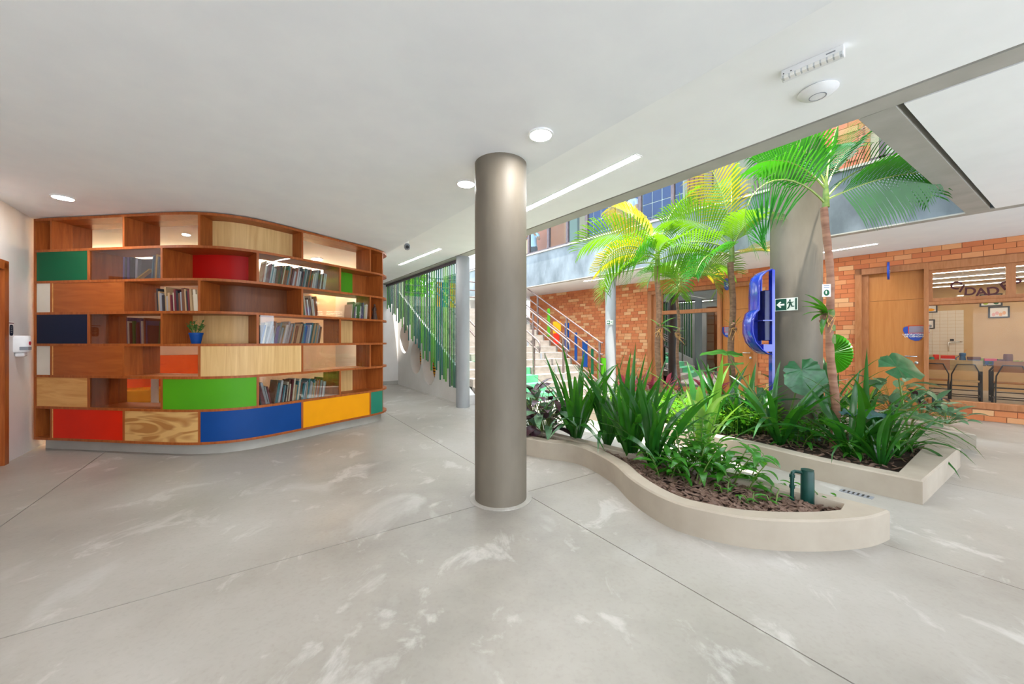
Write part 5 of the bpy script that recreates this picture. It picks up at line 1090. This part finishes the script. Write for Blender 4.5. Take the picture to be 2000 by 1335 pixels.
Y4 = 4.2; pd = palm(G(1632, 872, .14), at(1613, 405, Y4), 'nearest palm with ringed trunk and dark glossy fronds', .042, .034, 'ringt', [
    (190, 40, 1.42, 165, 'frondd', .50, 62, .04), (150, 72, 1.0, 50, 'frondd', .46, 60, .25), (40, 66, 1.05, 30, 'frondd', .46, -50, .25), (2, 50, 1.35, 120, 'frondd', .36, -30, .1), (352, 26, .95, 30, 'frondd', .46, -55, .08), (182, 50, .8, 75, 'frondd', .38, 35, .2), (95, 60, .8, 60, 'frondd', .36, 0, .2), (20, 62, 1.05, 60, 'frondd', .38, 0, .2)], True, .35)
# green rings and tags on the near palm
for v, h in ((612, .08), (640, .07), (662, .10)):
    z = H - (v - HY) * Y4 / F; f = (z - .14) / (at(1613, 405, Y4).z - .14); c = Vector(G(1632, 872, .14)).lerp(at(1613, 405, Y4), f); MB().lathe([(.041, -h / 2), (.0435, 0), (.041, h / 2)], c, 14, False).build('green_band', M['trunkg'], pd)
def tag_card(u, v, Y, label):
    p = at(u, v, Y); s = thing('plant_tag', label, 'tag', p); Mx = facing(p, (-.25, -.97))
    flat(MB(Mx), rect(-.04, .04, -.07, .07), 0, .004).build('card', M['white2'], s); flat(MB(Mx), ell(0, -.025, .027, .034, 20), .004, .005).build('picture_oval', M['dgreen'], s)
    flat(MB(Mx), ell(-.004, -.02, .008, .02, 10), .005, .006).build('leaf_mark', M['signw'], s)
    for i in range(2): flat(MB(Mx), rect(-.026, .026, .032 + i * .018, .038 + i * .018), .004, .005).build('print_line', M['blue'], s)
tag_card(1614, 567, Y4 - .06, 'white plant tag with green oval high on the ringed palm'); tag_card(1635, 836, Y4 - .09, 'white plant tag low on the ringed palm trunk')
# epiphytes on the trunks
def orchid(u, v, Y, specs, label, s=.2, mesh=None):
    p = at(u, v, Y); t = thing('orchid', label, 'orchid', p); rr = random.Random(int(u)); m = MB(WM[t.name])
    for i in range(12): m.lathe([(.004, -.035), (.026, -.012), (.028, .012), (.005, .035)], (rr.uniform(-.03, .03), rr.uniform(-.03, .03), rr.uniform(-.09, .06)), 7)
    m.build('root_mass', M['trunk'], t)
    for i in range(5): MB(WM[t.name]).tube([(0, -.03, 0), (rr.uniform(-.08, .08), -.05, rr.uniform(-.06, .0)), (rr.uniform(-.12, .12), -.06, rr.uniform(-.22, -.08))], .003, 4, False).build('aerial_root', M['pineh'], t)
    for az, el, k in specs: inst((mesh or LFY)[0], 'leaf', t, orient(Vector((0, -.03, .02)), math.radians(az), math.radians(el), 0, (s * k, s * k * .9)))
orchid(1612, 615, Y4 - .05, [(165, 58, 1.2), (172, 40, 1.2), (185, 25, 1.25), (180, 8, 1.1), (195, -8, 1.0), (190, -60, 1.0), (20, 35, .5)], 'leafy orchid tied to the ringed palm trunk', .26)
orchid(1287, 640, Y1 - .06, [(5, 40, 1.2), (355, 5, 1.2), (170, 50, .8), (20, -10, .9)], 'orchid with broad leaves on the leftmost palm', .3)
orchid(1323, 650, Y2 - .05, [(0, 20, .6), (180, 30, .5)], 'small orchid clinging to the thin palm', .25)
orchid(1431, 640, Y3 - .06, [(15, 55, .9), (350, 40, .9), (170, 45, .8), (185, 20, .6), (60, 65, .9)], 'spiky orchid on the palm by the thick column', .26, [SWM[0]])
# ================================================================== trees beyond the landing
def tree(a, b, h, r_, label, seed):
    t = thing('tree', label, 'tree', hw(a, b, 2.38), group='trees beyond the stairs'); rr = random.Random(seed); p = hw(a, b, 2.38)
    MB().tube([p, p + Vector((.1, 0, h * .5)), p + Vector((0, .1, h))], [.12, .09, .04], 8).build('trunk', M['trunk'], t); m = MB()
    for i in range(1500):
        d = Vector((rr.gauss(0, 1), rr.gauss(0, 1), rr.gauss(0, .8))).normalized() * r_ * rr.uniform(.5, 1); c = p + Vector((0, 0, h)) + d; x = Vector((rr.gauss(0, 1), rr.gauss(0, 1), rr.gauss(0, 1))).normalized() * .14; y = x.cross(Vector((rr.random(), rr.random(), rr.random()))).normalized() * .07
        m.add([c - x, c + y, c + x, c - y], [(0, 1, 2, 3)])
    m.build('crown', M['tree'], t, smooth=False)
tree(4.2, 15.2, 1.3, 1.2, 'bright green tree behind the stair landing', 1); tree(2.2, 15.8, 1.4, 1.3, 'green tree behind the slat screen', 2); tree(5.4, 17.0, 1.4, 1.3, 'green tree behind the right side of the landing', 3)
# ================================================================== people on the upper floor
def person(M0, label, shirt, trousers, arms, seed=0, hair='#2a1c14'):
    t = thingM('person', label, 'person', M0)
    J = dict(pel=(0, 0, .95), wai=(0, 0, 1.08), che=(0, .0, 1.30), nec=(0, .0, 1.46), hd0=(0, -.01, 1.56), hd1=(0, -.015, 1.66), hd2=(0, 0, 1.74))
    rad = dict(pel=(.15, .11), wai=(.13, .095), che=(.16, .11), nec=(.055, .055), hd0=(.06, .075), hd1=(.075, .095), hd2=(.05, .06)); E = [('pel', 'wai'), ('wai', 'che'), ('che', 'nec'), ('nec', 'hd0'), ('hd0', 'hd1'), ('hd1', 'hd2')]
    for s, nm in ((-1, 'l'), (1, 'r')):
        el, ha = arms[nm]
        J.update({nm + 'sh': (s * .17, 0, 1.40), nm + 'el': el, nm + 'wr': ha, nm + 'hp': (s * .09, 0, .88), nm + 'kn': (s * .10, -.015, .48), nm + 'an': (s * .10, .02, .09), nm + 'to': (s * .11, -.14, .035)})
        rad.update({nm + 'sh': (.06, .06), nm + 'el': (.042, .042), nm + 'wr': (.03, .03), nm + 'hp': (.085, .09), nm + 'kn': (.06, .06), nm + 'an': (.04, .045), nm + 'to': (.04, .03)})
        E += [('che', nm + 'sh'), (nm + 'sh', nm + 'el'), (nm + 'el', nm + 'wr'), ('pel', nm + 'hp'), (nm + 'hp', nm + 'kn'), (nm + 'kn', nm + 'an'), (nm + 'an', nm + 'to')]
        w_ = Vector(ha); dv = (w_ - Vector(el)).normalized(); sd = dv.cross(Vector((0, 1, 0))).normalized()
        for k in range(5):
            f = (k - 1.5) * .018; kn = nm + 'f%d' % k; J[kn + 'a'] = tuple(w_ + dv * .07 + sd * f) if k < 4 else tuple(w_ + dv * .03 - sd * .045); J[kn + 'b'] = tuple(Vector(J[kn + 'a']) + dv * (.065 if k in (1, 2) else .05) + Vector((0, -.02, 0)))
            rad[kn + 'a'] = (.010, .010); rad[kn + 'b'] = (.008, .008); E += [(nm + 'wr', kn + 'a'), (kn + 'a', kn + 'b')]
    ks = list(J); me = bpy.data.meshes.new('body'); me.from_pydata([J[k] for k in ks], [(ks.index(a), ks.index(b)) for a, b in E], [])
    o = bpy.data.objects.new('body', me); sc.collection.objects.link(o); sk = o.modifiers.new('s', 'SKIN'); o.modifiers.new('d', 'SUBSURF').levels = 2
    for i, k in enumerate(ks): me.skin_vertices[0].data[i].radius = rad[k]
    me.skin_vertices[0].data[0].use_root = True
    bpy.context.view_layer.update(); me2 = bpy.data.meshes.new_from_object(o.evaluated_get(bpy.context.evaluated_depsgraph_get())); bpy.data.objects.remove(o)
    skin = pm('skin_%d' % seed, '#b98468', '#a8765c', .5, 20); mats = [skin, pm('shirt_%d' % seed, shirt, None, .8, 20), pm('trousers_%d' % seed, trousers, None, .8, 20), M['black']]
    me2.materials.clear()
    for mt in mats: me2.materials.append(mt)
    for pl_ in me2.polygons:
        c = pl_.center; pl_.use_smooth = True; far_ = min((c - Vector(J['lel'])).length, (c - Vector(J['rel'])).length, (c - Vector(J['lwr'])).length, (c - Vector(J['rwr'])).length)
        pl_.material_index = 3 if c.z < .08 else 2 if c.z < .97 else 0 if (c.z > 1.46 and abs(c.x) < .12) or far_ < .13 else 1
    b = bpy.data.objects.new('body', me2); sc.collection.objects.link(b); b.parent = t
    hm = pm('hair_%d' % seed, hair, None, .6, 40); MB(WM[t.name]).lathe([(.085, 1.66), (.088, 1.70), (.075, 1.75), (.04, 1.785), (.004, 1.79)], (0, .012, 0), 18).build('hair', hm, t)
    for s in (-1, 1): MB(WM[t.name]).lathe([(.002, -.011), (.011, 0), (.002, .011)], (s * .032, -.095, 1.665), 8).build('eye', M['white2'], t); MB(WM[t.name]).lathe([(.003, -.03), (.014, -.012), (.016, .01), (.004, .03)], (s * .083, 0, 1.65), 8).build('ear', skin, t)
    MB(WM[t.name]).tube([(0, -.095, 1.66), (0, -.118, 1.635), (0, -.1, 1.625)], [.008, .013, .008], 6).build('nose', skin, t); MB(WM[t.name]).tube([(-.022, -.088, 1.60), (0, -.096, 1.598), (.022, -.088, 1.60)], [.003, .006, .003], 6).build('mouth', pm('lips_%d' % seed, '#8a4a44', None, .5), t)
    return t
person(BM @ Matrix.Translation((XD(1041, .5), .5, 3.5)) @ Matrix.Rotation(.5, 4, 'Z'), 'person in pale blue shirt and dark trousers with raised hands upstairs', '#a9c4e0', '#1d2230', dict(l=((-.26, -.12, 1.16), (-.10, -.24, 1.36)), r=((.26, -.12, 1.16), (.10, -.24, 1.38))), 1)
person(BM @ Matrix.Translation((XD(1234, .5), .5, 3.5)) @ Matrix.Rotation(PI - .3, 4, 'Z'), 'person in a white shirt seen from behind by the blue lockers', '#c6cbe6', '#3a3c48', dict(l=((-.23, .02, 1.12), (-.20, -.14, .92)), r=((.25, -.05, 1.14), (.24, -.26, 1.2))), 2)
